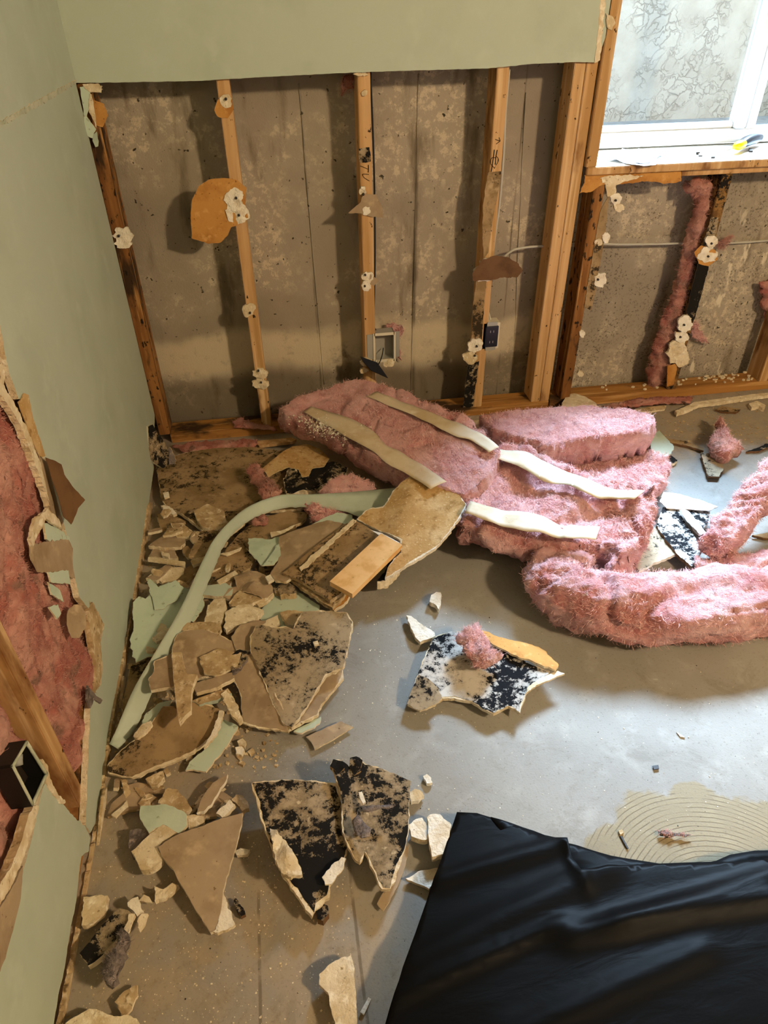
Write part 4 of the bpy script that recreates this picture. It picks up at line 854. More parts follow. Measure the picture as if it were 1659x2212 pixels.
slab('drywall_face_scrap', 'pale green sheet lying below the layered slab on the right of the pile', Cc, [(555, 1330), (572, 1304), (596, 1282), (640, 1275), (668, 1292), (690, 1306), (690, 1318), (660, 1330), (632, 1352), (606, 1360), (572, 1348)], .03, .004, 'green_scrap', 'gyp', 'brown', jag=.003, warp=.004)
mid = [
 ('gypsum_chunk', 'long cream gypsum chunk with parallel black scratches', [(482, 1354), (488, 1320), (512, 1308), (538, 1306), (569, 1318), (556, 1336), (520, 1348), (488, 1361)], .062, .016, 'gyp'),
 ('gypsum_chunk', 'upright cream gypsum chunk beside the curved strip', [(440, 1346), (448, 1312), (462, 1294), (486, 1293), (490, 1312), (480, 1340), (470, 1352)], .055, .016, 'gyp'),
 ('gypsum_chunk', 'brown and cream gypsum pieces under the curled paper', [(494, 1302), (508, 1284), (522, 1272), (556, 1286), (572, 1292), (545, 1304), (510, 1310)], .058, .012, 'gypbrown'),
 ('gypsum_chunk', 'flat cream gypsum bar below the curled brown paper', [(546, 1300), (580, 1280), (592, 1282), (575, 1300), (558, 1308)], .052, .010, 'gyp'),
 ('gypsum_chunk', 'small cream gypsum piece above the heart shaped sheet', [(563, 1345), (580, 1336), (600, 1330), (604, 1346), (596, 1358), (576, 1356)], .045, .012, 'gyp'),
 ('gypsum_chunk', 'ochre gypsum piece touching the top of the heart shaped sheet', [(604, 1324), (622, 1318), (642, 1320), (656, 1322), (650, 1340), (632, 1352), (618, 1346)], .052, .016, 'gypbrown'),
 ('drywall_scrap', 'tan layered drywall scrap with pale top edge', [(392, 1362), (396, 1346), (440, 1342), (474, 1345), (479, 1360), (470, 1376), (430, 1366)], .070, .010, 'gypbrown')]
for nm, lab, poly, z, th, mt in mid: slab(nm, lab, 'gypsum chunk' if nm == 'gypsum_chunk' else Cc, poly, z, th, mt, 'gyp', jag=.004, seg=.005, warp=.003, wf=20, step=.015)
slab('brown_paper_board', 'broad brown drywall back in the centre of the pile', Cc, [(383, 1369), (400, 1362), (440, 1360), (470, 1368), (491, 1380), (520, 1392), (545, 1398), (530, 1412), (500, 1424), (492, 1450), (455, 1464), (416, 1470), (376, 1486), (370, 1440), (372, 1398)], [(383, 1369, .075), (545, 1398, .06), (376, 1486, .06)], .011, 'brown', 'gyp', rim=.004, warp=.005)
slab('drywall_scrap', 'brown scrap with crumbly cream lip over the curved strip', Cc, [(333, 1428), (352, 1420), (374, 1408), (378, 1440), (380, 1484), (350, 1488), (326, 1492), (320, 1468), (332, 1452)], .092, .010, 'brown', 'gyp', rim=.006, warp=.004)
slab('drywall_scrap', 'tan rough scrap behind the heart shaped sheet', Cc, [(500, 1376), (520, 1352), (552, 1342), (575, 1342), (560, 1380), (545, 1404), (510, 1402)], .068, .010, 'brown', 'gyp', warp=.004)
slab('drywall_scrap', 'tan scrap with a faint pale scuff in the pile middle', Cc, [(430, 1420), (470, 1400), (520, 1410), (512, 1440), (470, 1458), (440, 1456)], .076, .006, 'gypbrown', 'gyp', warp=.004)
slab('drywall_bar', 'upright cream drywall bar with a torn side lying down the pile', Cc, [(370, 1410), (392, 1409), (398, 1436), (404, 1456), (426, 1457), (418, 1476), (413, 1492), (412, 1535), (400, 1545), (387, 1561), (380, 1520)], .105, .014, 'gypbrown', 'gyp', jag=.002, warp=.001)
slab('drywall_layer', 'long layered tan drywall strip right of the upright bar', Cc, [(414, 1476), (450, 1466), (500, 1452), (506, 1464), (470, 1484), (424, 1496)], .072, .012, 'brown', 'gyp', jag=.003, warp=.003)
slab('drywall_layer', 'lower layered strip with pale green underside', Cc, [(414, 1514), (450, 1500), (492, 1486), (500, 1496), (470, 1510), (430, 1522)], .060, .012, 'gypbrown', 'green', jag=.003, warp=.003)
slab('mouldy_drywall_lump', 'dark purple mouldy lump left of the heart shaped sheet', Cc, [(494, 1420), (512, 1408), (532, 1404), (536, 1420), (520, 1440), (500, 1448)], .075, .02, 'mouldblack', 'lint', jag=.005, warp=.008, wf=30, step=.01)
# leaning pieces on the right of the pile
slab('drywall_scrap', 'tan paper piece tucked under the right flank of the heart shaped sheet', Cc, [(622, 1578), (660, 1520), (704, 1456), (740, 1444), (742, 1462), (728, 1478), (695, 1520), (686, 1545), (652, 1562)], .032, .010, 'brown', 'gyp', rim=.004, warp=.004)
slab('drywall_scrap', 'white and pale green shred under the tip of the heart shaped sheet', Cc, [(634, 1580), (660, 1566), (694, 1548), (690, 1562), (672, 1574), (652, 1584)], .022, .006, 'green_scrap', 'gypw', jag=.004)
slab('brown_paper_board', 'brown board with white scuffs left beneath the heart shaped sheet', Cc, [(531, 1416), (545, 1410), (580, 1470), (612, 1530), (622, 1580), (590, 1576), (556, 1574), (522, 1562), (520, 1530), (520, 1506), (504, 1466), (510, 1436)], [(531, 1416, .07), (620, 1580, .045), (520, 1564, .03)], .010, 'brown', 'gyp', rim=.004, warp=.005)
slab('mouldy_drywall_sheet', 'large heart shaped pale sheet with black mould patches', Cc, [(553, 1351), (570, 1350), (600, 1358), (618, 1356), (634, 1362), (642, 1340), (654, 1322), (680, 1320), (710, 1319), (750, 1323), (763, 1345), (754, 1392), (742, 1442), (705, 1457), (665, 1520), (630, 1571), (612, 1562), (582, 1503), (560, 1450), (541, 1408), (540, 1376)], [(553, 1351, .085), (763, 1345, .075), (622, 1570, .055)], .011, 'mouldlight', 'gyp', rim=.004, warp=.006, wf=6)
slab('gypsum_chunk', 'curled cream gypsum edge left of the brown scuffed board', 'gypsum chunk', [(477, 1500), (490, 1490), (504, 1504), (514, 1530), (524, 1552), (516, 1560), (502, 1548), (488, 1522)], .062, .010, 'gyp', 'gyp', jag=.004, seg=.004, warp=.006, wf=30, step=.01)
slab('gypsum_chunk', 'tiny chip on the black patch of the heart shaped sheet', 'gypsum chunk', [(676, 1387), (686, 1384), (689, 1392), (679, 1394)], .088, .005, 'gyp', 'gyp', jag=.001)
# black-edged curved sheet and neighbours
slab('drywall_face_scrap', 'dirty green scrap between strip end and black edged sheet', Cc, [(302, 1574), (316, 1540), (345, 1518), (372, 1512), (360, 1535), (332, 1562), (316, 1588)], .038, .005, 'green_scrap', 'gyp', warp=.004)
slab('mouldy_drywall_sheet', 'curved brown sheet with a black mouldy upper edge at the wall foot', Cc, [(232, 1654), (262, 1618), (300, 1588), (325, 1560), (352, 1524), (385, 1524), (416, 1512), (450, 1520), (480, 1532), (477, 1552), (466, 1576), (452, 1596), (419, 1626), (376, 1646), (336, 1661), (310, 1673), (286, 1682), (256, 1677), (234, 1670)], [(232, 1654, .035), (416, 1512, .060), (419, 1626, .035)], .009, 'mould', 'gyp', rim=.004, warp=.006, wf=6)
P0 = [(232, 1654, .035), (416, 1512, .060), (419, 1626, .035)]
slab('gypsum_chunk', 'cream broken flake on the black mouldy edge', 'gypsum chunk', [(288, 1590), (304, 1566), (326, 1556), (330, 1564), (318, 1580), (296, 1594)], .062, .008, 'gyp', 'gyp', jag=.004, seg=.004)
slab('drywall_face_scrap', 'pale green scrap with a long crack under the black edged sheet', Cc, [(400, 1664), (410, 1646), (444, 1616), (468, 1578), (482, 1556), (514, 1568), (494, 1604), (470, 1636), (445, 1667), (424, 1664)], .022, .006, 'green_scrap', 'gyp', 'brown', warp=.004)
slab('gypsum_chunk', 'cream torn rim on the right end of the black edged sheet', 'gypsum chunk', [(474, 1534), (484, 1536), (476, 1566), (462, 1592), (446, 1612), (440, 1616), (456, 1586)], .058, .007, 'gypw', 'gyp', jag=.004, seg=.004)
# --- foreground pieces
slab('brown_paper_board', 'thin brown four sided scrap below the tip of the heart shaped sheet', Cc, [(661, 1591), (700, 1574), (736, 1558), (763, 1571), (720, 1598), (680, 1619), (672, 1602)], .012, .004, 'brown', 'gyp', jag=.002)
slab('mouldy_drywall_piece', 'black mouldy triangular drywall piece pointing down in the foreground', Cc, [(543, 1691), (580, 1688), (637, 1684), (690, 1688), (731, 1692), (736, 1730), (746, 1780), (750, 1832), (738, 1868), (713, 1912), (712, 1936), (690, 1958), (674, 1979), (640, 1930), (608, 1883), (594, 1850), (583, 1818), (566, 1776), (554, 1731)], [(543, 1691, .075), (731, 1691, .055), (674, 1978, .045)], .013, 'mouldblack', 'gyp', rim=.007, warp=.005, wf=7)
slab('gypsum_chunk', 'crumbling cream gypsum along the left side of the black triangle', 'gypsum chunk', [(582, 1786), (600, 1796), (620, 1820), (640, 1850), (646, 1866), (652, 1884), (628, 1896), (608, 1884), (594, 1850)], .080, .012, 'gyp', 'gyp', jag=.005, seg=.004, warp=.008, wf=40, step=.008)
slab('gypsum_chunk', 'cream paper flap on the right side of the black triangle', 'gypsum chunk', [(696, 1896), (716, 1868), (738, 1852), (748, 1856), (736, 1884), (716, 1910), (702, 1912)], .06, .004, 'gypw', 'gyp', jag=.004, warp=.005, wf=20)
slab('mouldy_drywall_lump', 'small charred looking curl at the tip of the black triangle', Cc, [(680, 1966), (694, 1948), (708, 1956), (710, 1974), (698, 1990), (684, 1984)], .035, .02, 'mouldblack', 'kraftdark', jag=.004, warp=.006, wf=40, step=.008)
m2 = slab('mouldy_drywall_piece', 'speckled tall drywall piece right of the black triangle', Cc, [(713, 1650), (722, 1640), (740, 1644), (754, 1656), (762, 1640), (780, 1638), (790, 1652), (830, 1664), (887, 1688), (884, 1730), (883, 1803), (876, 1832), (862, 1874), (844, 1920), (825, 1919), (806, 1876), (789, 1838), (778, 1862), (768, 1856), (752, 1830), (740, 1796), (738, 1750), (734, 1704), (722, 1672)], [(713, 1650, .085), (887, 1687, .065), (835, 1920, .05)], .012, 'mouldblack', 'gyp', rim=.004, warp=.008, wf=8)
for q in ([(713, 1656), (720, 1640), (738, 1642), (744, 1660), (730, 1672)], [(756, 1660), (756, 1640), (770, 1634), (784, 1644), (780, 1664), (766, 1672)]):
    slab('mouldy_knob', 'raised mouldy knob', None, q, .086, .012, 'mouldblack', 'mould', jag=.004, warp=.008, wf=40, step=.008, parent=m2)
slab('wood_splinter', 'short white splinter lying on the speckled piece', 'stick', [(775, 1712), (782, 1710), (790, 1732), (784, 1736), (777, 1722)], .092, .005, 'gypw', 'gypw', jag=.0005)
pillow('insulation_tuft', 'wisp of grey pink lint across the speckled piece', 'insulation', [(760, 1772), (772, 1760), (800, 1790), (798, 1806), (780, 1812), (766, 1796)], .088, .008, r=.01, step=.005, amp=.003, freq=50, crease=.002, mat='lint', fz=120, fl=.005, fmat='lint', zmin=.06)
pillow('insulation_tuft', 'thin horizontal lint wisp on the speckled piece', 'insulation', [(782, 1744), (810, 1740), (850, 1738), (850, 1744), (810, 1752), (788, 1754)], .090, .006, r=.01, step=.005, amp=.003, freq=50, crease=.002, mat='lint', fz=100, fl=.005, fmat='lint', zmin=.06)
slab('brown_paper_strip', 'brown paper tail under the tip of the speckled piece', 'paper', [(872, 1836), (884, 1824), (876, 1868), (862, 1908), (842, 1948), (828, 1968), (814, 1952), (826, 1930), (846, 1916)], .012, .002, 'brown', 'gyp', jag=.002)
slab('brown_paper_board', 'large smooth brown triangular piece in the lower left', Cc, [(341, 1829), (388, 1800), (430, 1786), (480, 1766), (525, 1755), (520, 1786), (511, 1824), (496, 1876), (482, 1925), (476, 1970), (467, 2009), (453, 2012), (420, 1960), (388, 1907), (373, 1875), (351, 1853)], [(341, 1829, .055), (525, 1755, .050), (460, 2010, .03)], .012, 'brown', 'gyp', jag=.002, warp=.002)
slab('gypsum_chunk', 'white torn gypsum strip at the lower tip of the brown triangle', 'gypsum chunk', [(467, 2008), (478, 1960), (482, 1926), (488, 1940), (492, 1962), (500, 1970), (508, 1996), (492, 2008), (470, 2016), (454, 2013)], .030, .010, 'gypw', 'gyp', jag=.004, seg=.004, warp=.002)
slab('gypsum_block', 'cracked cream gypsum block left of the brown triangle', 'gypsum chunk', [(283, 1839), (300, 1824), (325, 1800), (352, 1781), (366, 1788), (382, 1800), (352, 1818), (341, 1831), (351, 1856), (340, 1868), (322, 1878), (304, 1878), (294, 1858)], .045, .02, 'gyp', 'gyp', jag=.002, warp=.002)
slab('drywall_face_scrap', 'pale green cracked scrap above the brown triangle', Cc, [(304, 1741), (330, 1740), (359, 1737), (384, 1748), (404, 1760), (404, 1782), (386, 1800), (352, 1781), (322, 1800), (310, 1782), (301, 1762)], .045, .008, 'green_scrap', 'gyp', jag=.003, warp=.006, wf=12)
low = [
 ('gypsum_chunk', 'small cream block right of the pale green cracked scrap', [(402, 1762), (420, 1760), (440, 1763), (442, 1776), (426, 1786), (408, 1792)], .035, .012, 'gyp', 'gyp'),
 ('drywall_scrap', 'brown and cream scrap behind the pale green cracked scrap', [(341, 1735), (352, 1716), (362, 1702), (384, 1706), (400, 1724), (414, 1746), (400, 1757), (372, 1748)], .028, .012, 'gypbrown', 'gyp'),
 ('drywall_scrap', 'narrow brown shard standing above the white block', [(424, 1756), (434, 1728), (448, 1706), (470, 1684), (492, 1672), (484, 1692), (470, 1712), (456, 1738), (440, 1752)], .035, .010, 'brown', 'gypw'),
 ('gypsum_block', 'small white rectangular gypsum block at the top edge of the brown triangle', [(467, 1757), (480, 1742), (496, 1727), (508, 1738), (496, 1752), (480, 1766)], .045, .012, 'gypw', 'gyp'),
 ('gypsum_chunk', 'brownish gypsum pebble right of the white rectangular block', [(500, 1726), (510, 1716), (524, 1718), (534, 1732), (538, 1746), (524, 1752), (514, 1740)], .03, .014, 'gypbrown', 'gypbrown'),
 ('drywall_scrap', 'dusty flat brown scrap beside the wall under the black edged sheet', [(232, 1764), (240, 1735), (268, 1712), (300, 1702), (338, 1722), (318, 1742), (276, 1752)], .012, .008, 'brown', 'gypbrown'),
 ('drywall_scrap', 'pale crusty flake on the dusty scrap by the wall', [(240, 1760), (262, 1742), (274, 1728), (276, 1740), (262, 1752), (250, 1766)], .022, .006, 'gyp', 'gyp'),
 ('drywall_scrap', 'brown strip just below the black edged sheet', [(260, 1700), (300, 1690), (340, 1700), (385, 1716), (350, 1712), (300, 1712)], .014, .006, 'brown', 'gypbrown'),
 ('gypsum_chunk', 'ochre angular gypsum chunk under the black edged sheet', [(314, 1682), (336, 1670), (352, 1664), (354, 1678), (340, 1696), (326, 1697)], .028, .016, 'gypbrown', 'gyp'),
 ('gypsum_chunk', 'small ochre crumb beside the angular chunk', [(352, 1664), (362, 1658), (368, 1668), (358, 1674)], .02, .010, 'gypbrown', 'gyp'),
 ('gypsum_block', 'square cream gypsum block touching the wall foot', [(180, 1938), (206, 1934), (232, 1934), (230, 1954), (222, 1974), (200, 1992), (176, 1998)], .032, .016, 'gyp', 'gyp'),
 ('mouldy_drywall_bar', 'black mouldy bar of drywall below the square block', [(172, 2060), (196, 2030), (218, 2000), (240, 1978), (258, 1962), (276, 1966), (290, 1972), (272, 2000), (246, 2034), (216, 2068), (190, 2086)], .04, .016, 'mouldblack', 'gyp'),
 ('gypsum_chunk', 'white crumpled gypsum flake above the black bar', [(275, 1950), (286, 1940), (298, 1937), (302, 1956), (310, 1968), (294, 1976), (282, 1962)], .035, .008, 'gypw', 'gypw'),
 ('gypsum_chunk', 'cream pointed flake right of the black bar', [(296, 1990), (306, 1974), (320, 1974), (312, 1996), (302, 2010)], .03, .008, 'gyp', 'gyp'),
 ('gypsum_chunk', 'cream leaf shaped splinter along the grey lint', [(278, 1974), (288, 1974), (280, 2010), (272, 2046), (264, 2048), (268, 2010)], .045, .006, 'gyp', 'gyp'),
 ('gypsum_chunk', 'small brown cream flake between crumpled flake and yellow chip', [(297, 1947), (312, 1932), (326, 1944), (330, 1950)], .02, .006, 'gyp', 'gyp'),
 ('gypsum_chunk', 'yellowish gypsum wedge left of the brown triangle', [(333, 1914), (352, 1920), (372, 1906), (386, 1912), (368, 1928), (348, 1940), (334, 1946)], .03, .014, 'gyp', 'gyp'),
 ('gypsum_block', 'pale gypsum slab cut by the bottom left edge of the picture', [(138, 2216), (160, 2196), (192, 2178), (222, 2184), (246, 2196), (268, 2192), (296, 2200), (312, 2220), (260, 2240), (180, 2240)], .03, .014, 'gyp', 'gyp'),
 ('drywall_scrap', 'tan leaf shaped scrap above the bottom left slab', [(248, 2164), (268, 2140), (296, 2128), (298, 2150), (284, 2180), (266, 2196)], .02, .006, 'gypbrown', 'gyp'),
 ('gypsum_block', 'lone tall cream gypsum piece at the bottom centre', [(689, 2104), (706, 2088), (724, 2074), (744, 2066), (759, 2062), (766, 2092), (768, 2150), (771, 2216), (724, 2216), (716, 2180), (708, 2144), (690, 2126)], .035, .012, 'gyp', 'gyp'),
 ('gypsum_chunk', 'knobbly cream gypsum piece next to the black plastic', [(884, 1782), (898, 1770), (912, 1766), (921, 1778), (924, 1812), (912, 1814), (888, 1806)], .035, .018, 'gypw', 'gyp'),
 ('gypsum_block', 'white and bluish gypsum block against the black plastic', [(923, 1764), (935, 1758), (950, 1760), (975, 1782), (968, 1812), (959, 1844), (934, 1850), (927, 1818)], .04, .020, 'gypw', 'gyp'),
 ('drywall_face_scrap', 'flat white crackled scrap disappearing under the black plastic', [(876, 1898), (896, 1888), (916, 1879), (948, 1874), (945, 1900), (927, 1920), (900, 1908)], .012, .008, 'gypw', 'gyp'),
 ('gypsum_chunk', 'rusty pink chip at the right of the speckled piece', [(884, 1712), (896, 1704), (912, 1710), (916, 1718), (904, 1730), (888, 1732)], .018, .012, 'gypbrown', 'gypw'),
 ('gypsum_chunk', 'white crumbly chip on open floor above the plastic corner', [(914, 1676), (922, 1672), (932, 1680), (934, 1690), (922, 1692)], .012, .010, 'gypw', 'gypw'),
 ('gypsum_chunk', 'pointed white gypsum shard left of the cracked board', [(878, 1328), (888, 1330), (908, 1346), (938, 1366), (940, 1374), (908, 1386), (898, 1378), (886, 1352)], .022, .012, 'gypw', 'gyp'),
 ('gypsum_chunk', 'small white gypsum lump on open floor below the wood block', [(932, 1284), (942, 1278), (952, 1280), (953, 1300), (948, 1316), (940, 1306), (928, 1300)], .022, .014, 'gypw', 'gypw'),
 ('gypsum_chunk', 'two toned crumb cube left of the thin four sided scrap', [(512, 1600), (524, 1594), (532, 1602), (528, 1612), (516, 1610)], .016, .012, 'gyp', 'gyp'),
 ('gypsum_chunk', 'rounded crumb below the crumb cube', [(508, 1614), (520, 1610), (528, 1618), (522, 1630), (510, 1628)], .014, .012, 'gypw', 'gyp'),
 ('mouldy_drywall_lump', 'dark oval crumb beside the lower right of the brown triangle', [(504, 1942), (510, 1940), (526, 1960), (530, 1974), (520, 1980), (510, 1964)], .014, .010, 'mouldblack', 'kraftdark'),
 ('gypsum_chunk', 'little dark and white crumb pair right of the brown triangle', [(506, 1838), (520, 1832), (540, 1836), (534, 1846), (512, 1848)], .012, .010, 'gypw', 'gyp'),
]
for nm, lab, poly, z, th, a, b in low:
    slab(nm, lab, 'gypsum chunk' if 'gypsum' in nm else Cc, poly, z, th, a, b, jag=.003, seg=.005, warp=.002, wf=25, step=.012)
slab('mouldy_drywall_lump', 'dark soft lump behind the cracked gypsum block', Cc, [(276, 1828), (282, 1796), (298, 1790), (316, 1796), (318, 1810), (296, 1832), (284, 1846)], .03, .02, 'lint', 'lint', jag=.004, warp=.006, wf=40, step=.01)
pillow('lint_clump', 'clump of grey purple dusty insulation lying over the black bar', 'insulation', [(262, 2004), (282, 2016), (276, 2050), (270, 2090), (258, 2120), (240, 2142), (222, 2130), (214, 2104), (236, 2060)], .05, .04, r=.02, step=.005, amp=.008, freq=40, mat='lint', fz=500, fl=.007, fmat='lint')
slab('wood_splinter', 'thin translucent sliver at the bottom beside the tall cream piece', 'stick', [(778, 2186), (796, 2154), (802, 2158), (786, 2192)], .006, .003, 'gypw', 'gypw', jag=0, warp=0)
# --- cracked board in the middle of the floor
cb = slab('mouldy_drywall_board', 'broken board with black mould and an ochre rim alone on the open floor', Cc, [(880, 1520), (892, 1484), (907, 1446), (920, 1410), (936, 1377), (956, 1368), (976, 1364), (1010, 1366), (1060, 1384), (1100, 1410), (1140, 1432), (1188, 1452), (1172, 1474), (1150, 1484), (1135, 1500), (1130, 1520), (1124, 1540), (1112, 1532), (1098, 1526), (1082, 1534), (1066, 1542), (1042, 1532), (1018, 1515), (1000, 1512), (981, 1507), (955, 1508), (940, 1522), (907, 1534)], [(880, 1520, .02), (1190, 1452, .045), (976, 1364, .035)], .010, 'mouldwhite', 'gyp', rim=.003, warp=.008, wf=7)
slab('ochre_rim', 'ochre torn paper rim', None, [(1030, 1358), (1056, 1366), (1078, 1376), (1119, 1383), (1150, 1390), (1176, 1404), (1207, 1436), (1200, 1448), (1176, 1440), (1140, 1424), (1120, 1420), (1092, 1404), (1070, 1394), (1050, 1380)], [(1030, 1358, .05), (1207, 1440, .055), (1100, 1410, .055)], .006, 'flap', 'gyp', jag=.004, warp=.004, parent=cb)
slab('ochre_rim', 'cream pointed corner', None, [(1220, 1454), (1204, 1460), (1186, 1470), (1158, 1480), (1136, 1498), (1142, 1482), (1164, 1466), (1186, 1456), (1204, 1448)], .05, .006, 'gyp', 'gyp', jag=.003, parent=cb)
slab('folded_corner', 'pale folded corner', None, [(880, 1520), (892, 1484), (904, 1456), (930, 1470), (948, 1488), (955, 1508), (940, 1522), (907, 1534), (894, 1530)], [(880, 1520, .03), (955, 1508, .045), (904, 1456, .05)], .003, 'mouldlight', 'gyp', jag=.003, warp=.004, parent=cb)
pillow('insulation_tuft', 'bright pink insulation tuft on top of the broken board', 'insulation', [(984, 1372), (1000, 1360), (1016, 1362), (1030, 1350), (1042, 1372), (1056, 1392), (1088, 1412), (1072, 1424), (1054, 1442), (1026, 1438), (1006, 1420), (996, 1396)], .075, .04, r=.03, step=.005, amp=.012, freq=34, fz=1600, fl=.010, zmin=.05)

# --- right side near the window
slab('mouldy_drywall_board', 'white paper sheet edge on top of the black mouldy boards at the right', Cc, [(1432, 1064), (1470, 1068), (1510, 1078), (1550, 1095), (1530, 1104), (1490, 1100), (1440, 1098), (1425, 1085)], .055, .003, 'paperwhite', 'gypw', warp=.004, jag=.003)
slab('mouldy_drywall_board', 'left black and white mouldy board beside the upright pink strip', Cc, [(1418, 1134), (1432, 1096), (1466, 1098), (1480, 1130), (1500, 1160), (1516, 1190), (1494, 1224), (1470, 1204), (1440, 1168)], [(1418, 1134, .045), (1494, 1224, .04), (1480, 1100, .05)], .012, 'mouldwhite', 'kraftdark', warp=.004)
slab('mouldy_drywall_board', 'right mottled board between the white strip and upright pink strip', Cc, [(1480, 1100), (1534, 1104), (1530, 1130), (1512, 1150), (1500, 1140)], .048, .010, 'mouldwhite', 'gypw', warp=.004)
slab('white_paper_strip', 'narrow white paper strip across the gap between the mouldy boards', 'paper', [(1470, 1098), (1486, 1104), (1510, 1130), (1526, 1152), (1514, 1156), (1494, 1136), (1474, 1112)], .065, .002, 'paperwhite', 'gypw', warp=.003)
slab('drywall_scrap', 'pale flat scrap in front of the black mouldy boards', Cc, [(1366, 1214), (1384, 1170), (1416, 1138), (1440, 1172), (1462, 1196), (1430, 1208), (1404, 1220), (1380, 1232)], .035, .010, 'mouldlight', 'gypw', warp=.004)
slab('drywall_scrap', 'brown pale scrap standing beneath the tuft near the right wall base', Cc, [(1514, 978), (1540, 984), (1562, 998), (1562, 1012), (1554, 1029), (1530, 1028), (1522, 1006)], .018, .008, 'mouldlight', 'kraftdark')
pillow('insulation_tuft', 'tall pink insulation tuft on the floor near the right edge', 'insulation', [(1530, 950), (1546, 936), (1548, 912), (1556, 904), (1564, 920), (1576, 952), (1606, 972), (1588, 982), (1570, 992), (1548, 984), (1532, 966)], .045, .06, r=.03, step=.006, amp=.014, freq=30, fz=1400, fl=.012, mat='pinkdirty')
slab('drywall_face_scrap', 'pale green curled scrap behind the end of the upper batt', Cc, [(1404, 938), (1424, 930), (1440, 946), (1456, 966), (1450, 980), (1424, 986), (1406, 984)], .03, .004, 'green_scrap', 'gyp', warp=.005)
slab('mouldy_drywall_lump', 'dark blue black crumb beside the pale green curled scrap', Cc, [(1430, 988), (1450, 984), (1464, 994), (1458, 1000), (1440, 1000)], .015, .01, 'mouldblack', 'gyp')
for k, (lab, q) in enumerate((('charred looking stick at the right edge near the wall base', [(1612, 974), (1640, 966), (1659, 956), (1680, 950), (1680, 958), (1640, 974)]), ('brown splinter left of the tall pink tuft', [(1440, 946), (1480, 952), (1520, 968), (1520, 974), (1484, 962), (1444, 954)]), ('dark bark like splinter on the tan floor strip', [(1545, 884), (1560, 876), (1600, 884), (1590, 890), (1560, 888)]), ('dark stick lying by the right edge beyond the pink strip', [(1625, 1156), (1660, 1150), (1690, 1152), (1690, 1160), (1655, 1162)]))):
    slab('wood_splinter', lab, 'stick', q, .012, .008, 'mould' if k else 'mouldblack', 'kraftdark', jag=.003)
slab('torn_drywall_strip', 'long thin cream drywall strip along the base of the back wall', Cc, [(1000, 914), (1060, 902), (1120, 894), (1180, 884), (1224, 876), (1228, 884), (1180, 892), (1120, 902), (1060, 912), (1006, 922)], .02, .014, 'gyp', 'gyp', jag=.003, warp=.002)
slab('torn_drywall_strip', 'long cream drywall strip leading to the right edge along the wall base', Cc, [(1458, 888), (1480, 878), (1500, 868), (1560, 860), (1620, 852), (1680, 846), (1680, 852), (1620, 858), (1560, 868), (1510, 874), (1480, 888), (1462, 894)], .02, .014, 'gyp', 'gyp', jag=.003, warp=.002)
slab('drywall_face_scrap', 'tan drywall scrap with two nail holes under the short stained stud', Cc, [(1214, 870), (1224, 854), (1240, 850), (1262, 856), (1284, 868), (1294, 880), (1270, 884), (1230, 888), (1216, 884)], .045, .010, 'gyp', 'gyp', rim=.003)
slab('gypsum_chunk', 'cream lump on the floor strip by the right wall base', 'gypsum chunk', [(1618, 872), (1636, 866), (1654, 874), (1652, 882), (1640, 876), (1624, 880)], .016, .014, 'gyp', 'gyp', jag=.004)
slab('drywall_scrap', 'narrow torn scrap beside the mouldy stud foot', Cc, [(1360, 886), (1400, 878), (1440, 876), (1436, 884), (1400, 888)], .012, .008, 'gypbrown', 'gyp')
pillow('insulation_tuft', 'faded pink lint under the plate left of the first batt', 'insulation', [(372, 962), (420, 956), (500, 952), (560, 950), (552, 966), (480, 970), (400, 980)], .02, .022, r=.02, step=.007, amp=.006, freq=40, mat='pinkdirty', fz=500, fmat='fiberdirty')
pillow('insulation_tuft', 'pink lint lying on the plate beside the second stud', 'insulation', [(500, 912), (520, 902), (548, 914), (590, 922), (600, 930), (540, 926), (506, 924)], .048, .014, r=.02, step=.006, amp=.005, freq=40, mat='pinkdirty', fz=400, fmat='fiberdirty', zmin=.04)
pillow('insulation_tuft', 'reddish pink lint between plate and floor in the right bay', 'insulation', [(1300, 878), (1360, 864), (1420, 858), (1500, 858), (1490, 870), (1400, 874), (1330, 884)], .02, .02, r=.02, step=.007, amp=.005, freq=40, mat='pinkdirty', fz=500, fmat='fiberdirty')
# fibre tufts caught in the back wall
Pb = lambda y: ('y', y)
pillow('insulation_tuft', 'small pink tuft stuck to the concrete behind the junction box', 'insulation', [(832, 700), (850, 695), (872, 708), (868, 722), (858, 735), (866, 760), (868, 780), (854, 770), (848, 720)], Pb(2.455), .02, r=.015, step=.006, amp=.008, freq=40, fz=500, fl=.012, zmin=None)
pillow('insulation_tuft', 'reddish tuft under the drywall edge left of the third stud', 'insulation', [(738, 162), (764, 158), (764, 190), (748, 196), (738, 210), (732, 190)], Pb(2.42), .03, r=.015, step=.008, amp=.008, freq=30, mat='pinkdirty', fz=300, fl=.012, zmin=None, fmat='fiberdirty')
pillow('insulation_batt', 'long narrow pink insulation remnant hanging along the short mouldy stud', 'insulation', [(1478, 388), (1536, 386), (1534, 420), (1520, 470), (1512, 520), (1502, 580), (1492, 640), (1474, 700), (1454, 760), (1436, 810), (1424, 836), (1404, 836), (1396, 812), (1400, 780), (1420, 730), (1440, 660), (1462, 600), (1470, 560), (1480, 520), (1494, 470), (1500, 430), (1480, 410)], Pb(2.395), .06, r=.03, step=.008, amp=.012, freq=26, mat='pinkdirty', fz=4500, fl=.014, zmin=None, fmat='fiberdirty')
pillow('insulation_tuft', 'pink tuft to the right of the gypsum patches on the mouldy stud', 'insulation', [(1490, 700), (1502, 692), (1516, 716), (1532, 742), (1510, 738), (1494, 730)], Pb(2.45), .015, r=.015, step=.007, amp=.006, freq=40, fz=500, fl=.014, zmin=None)
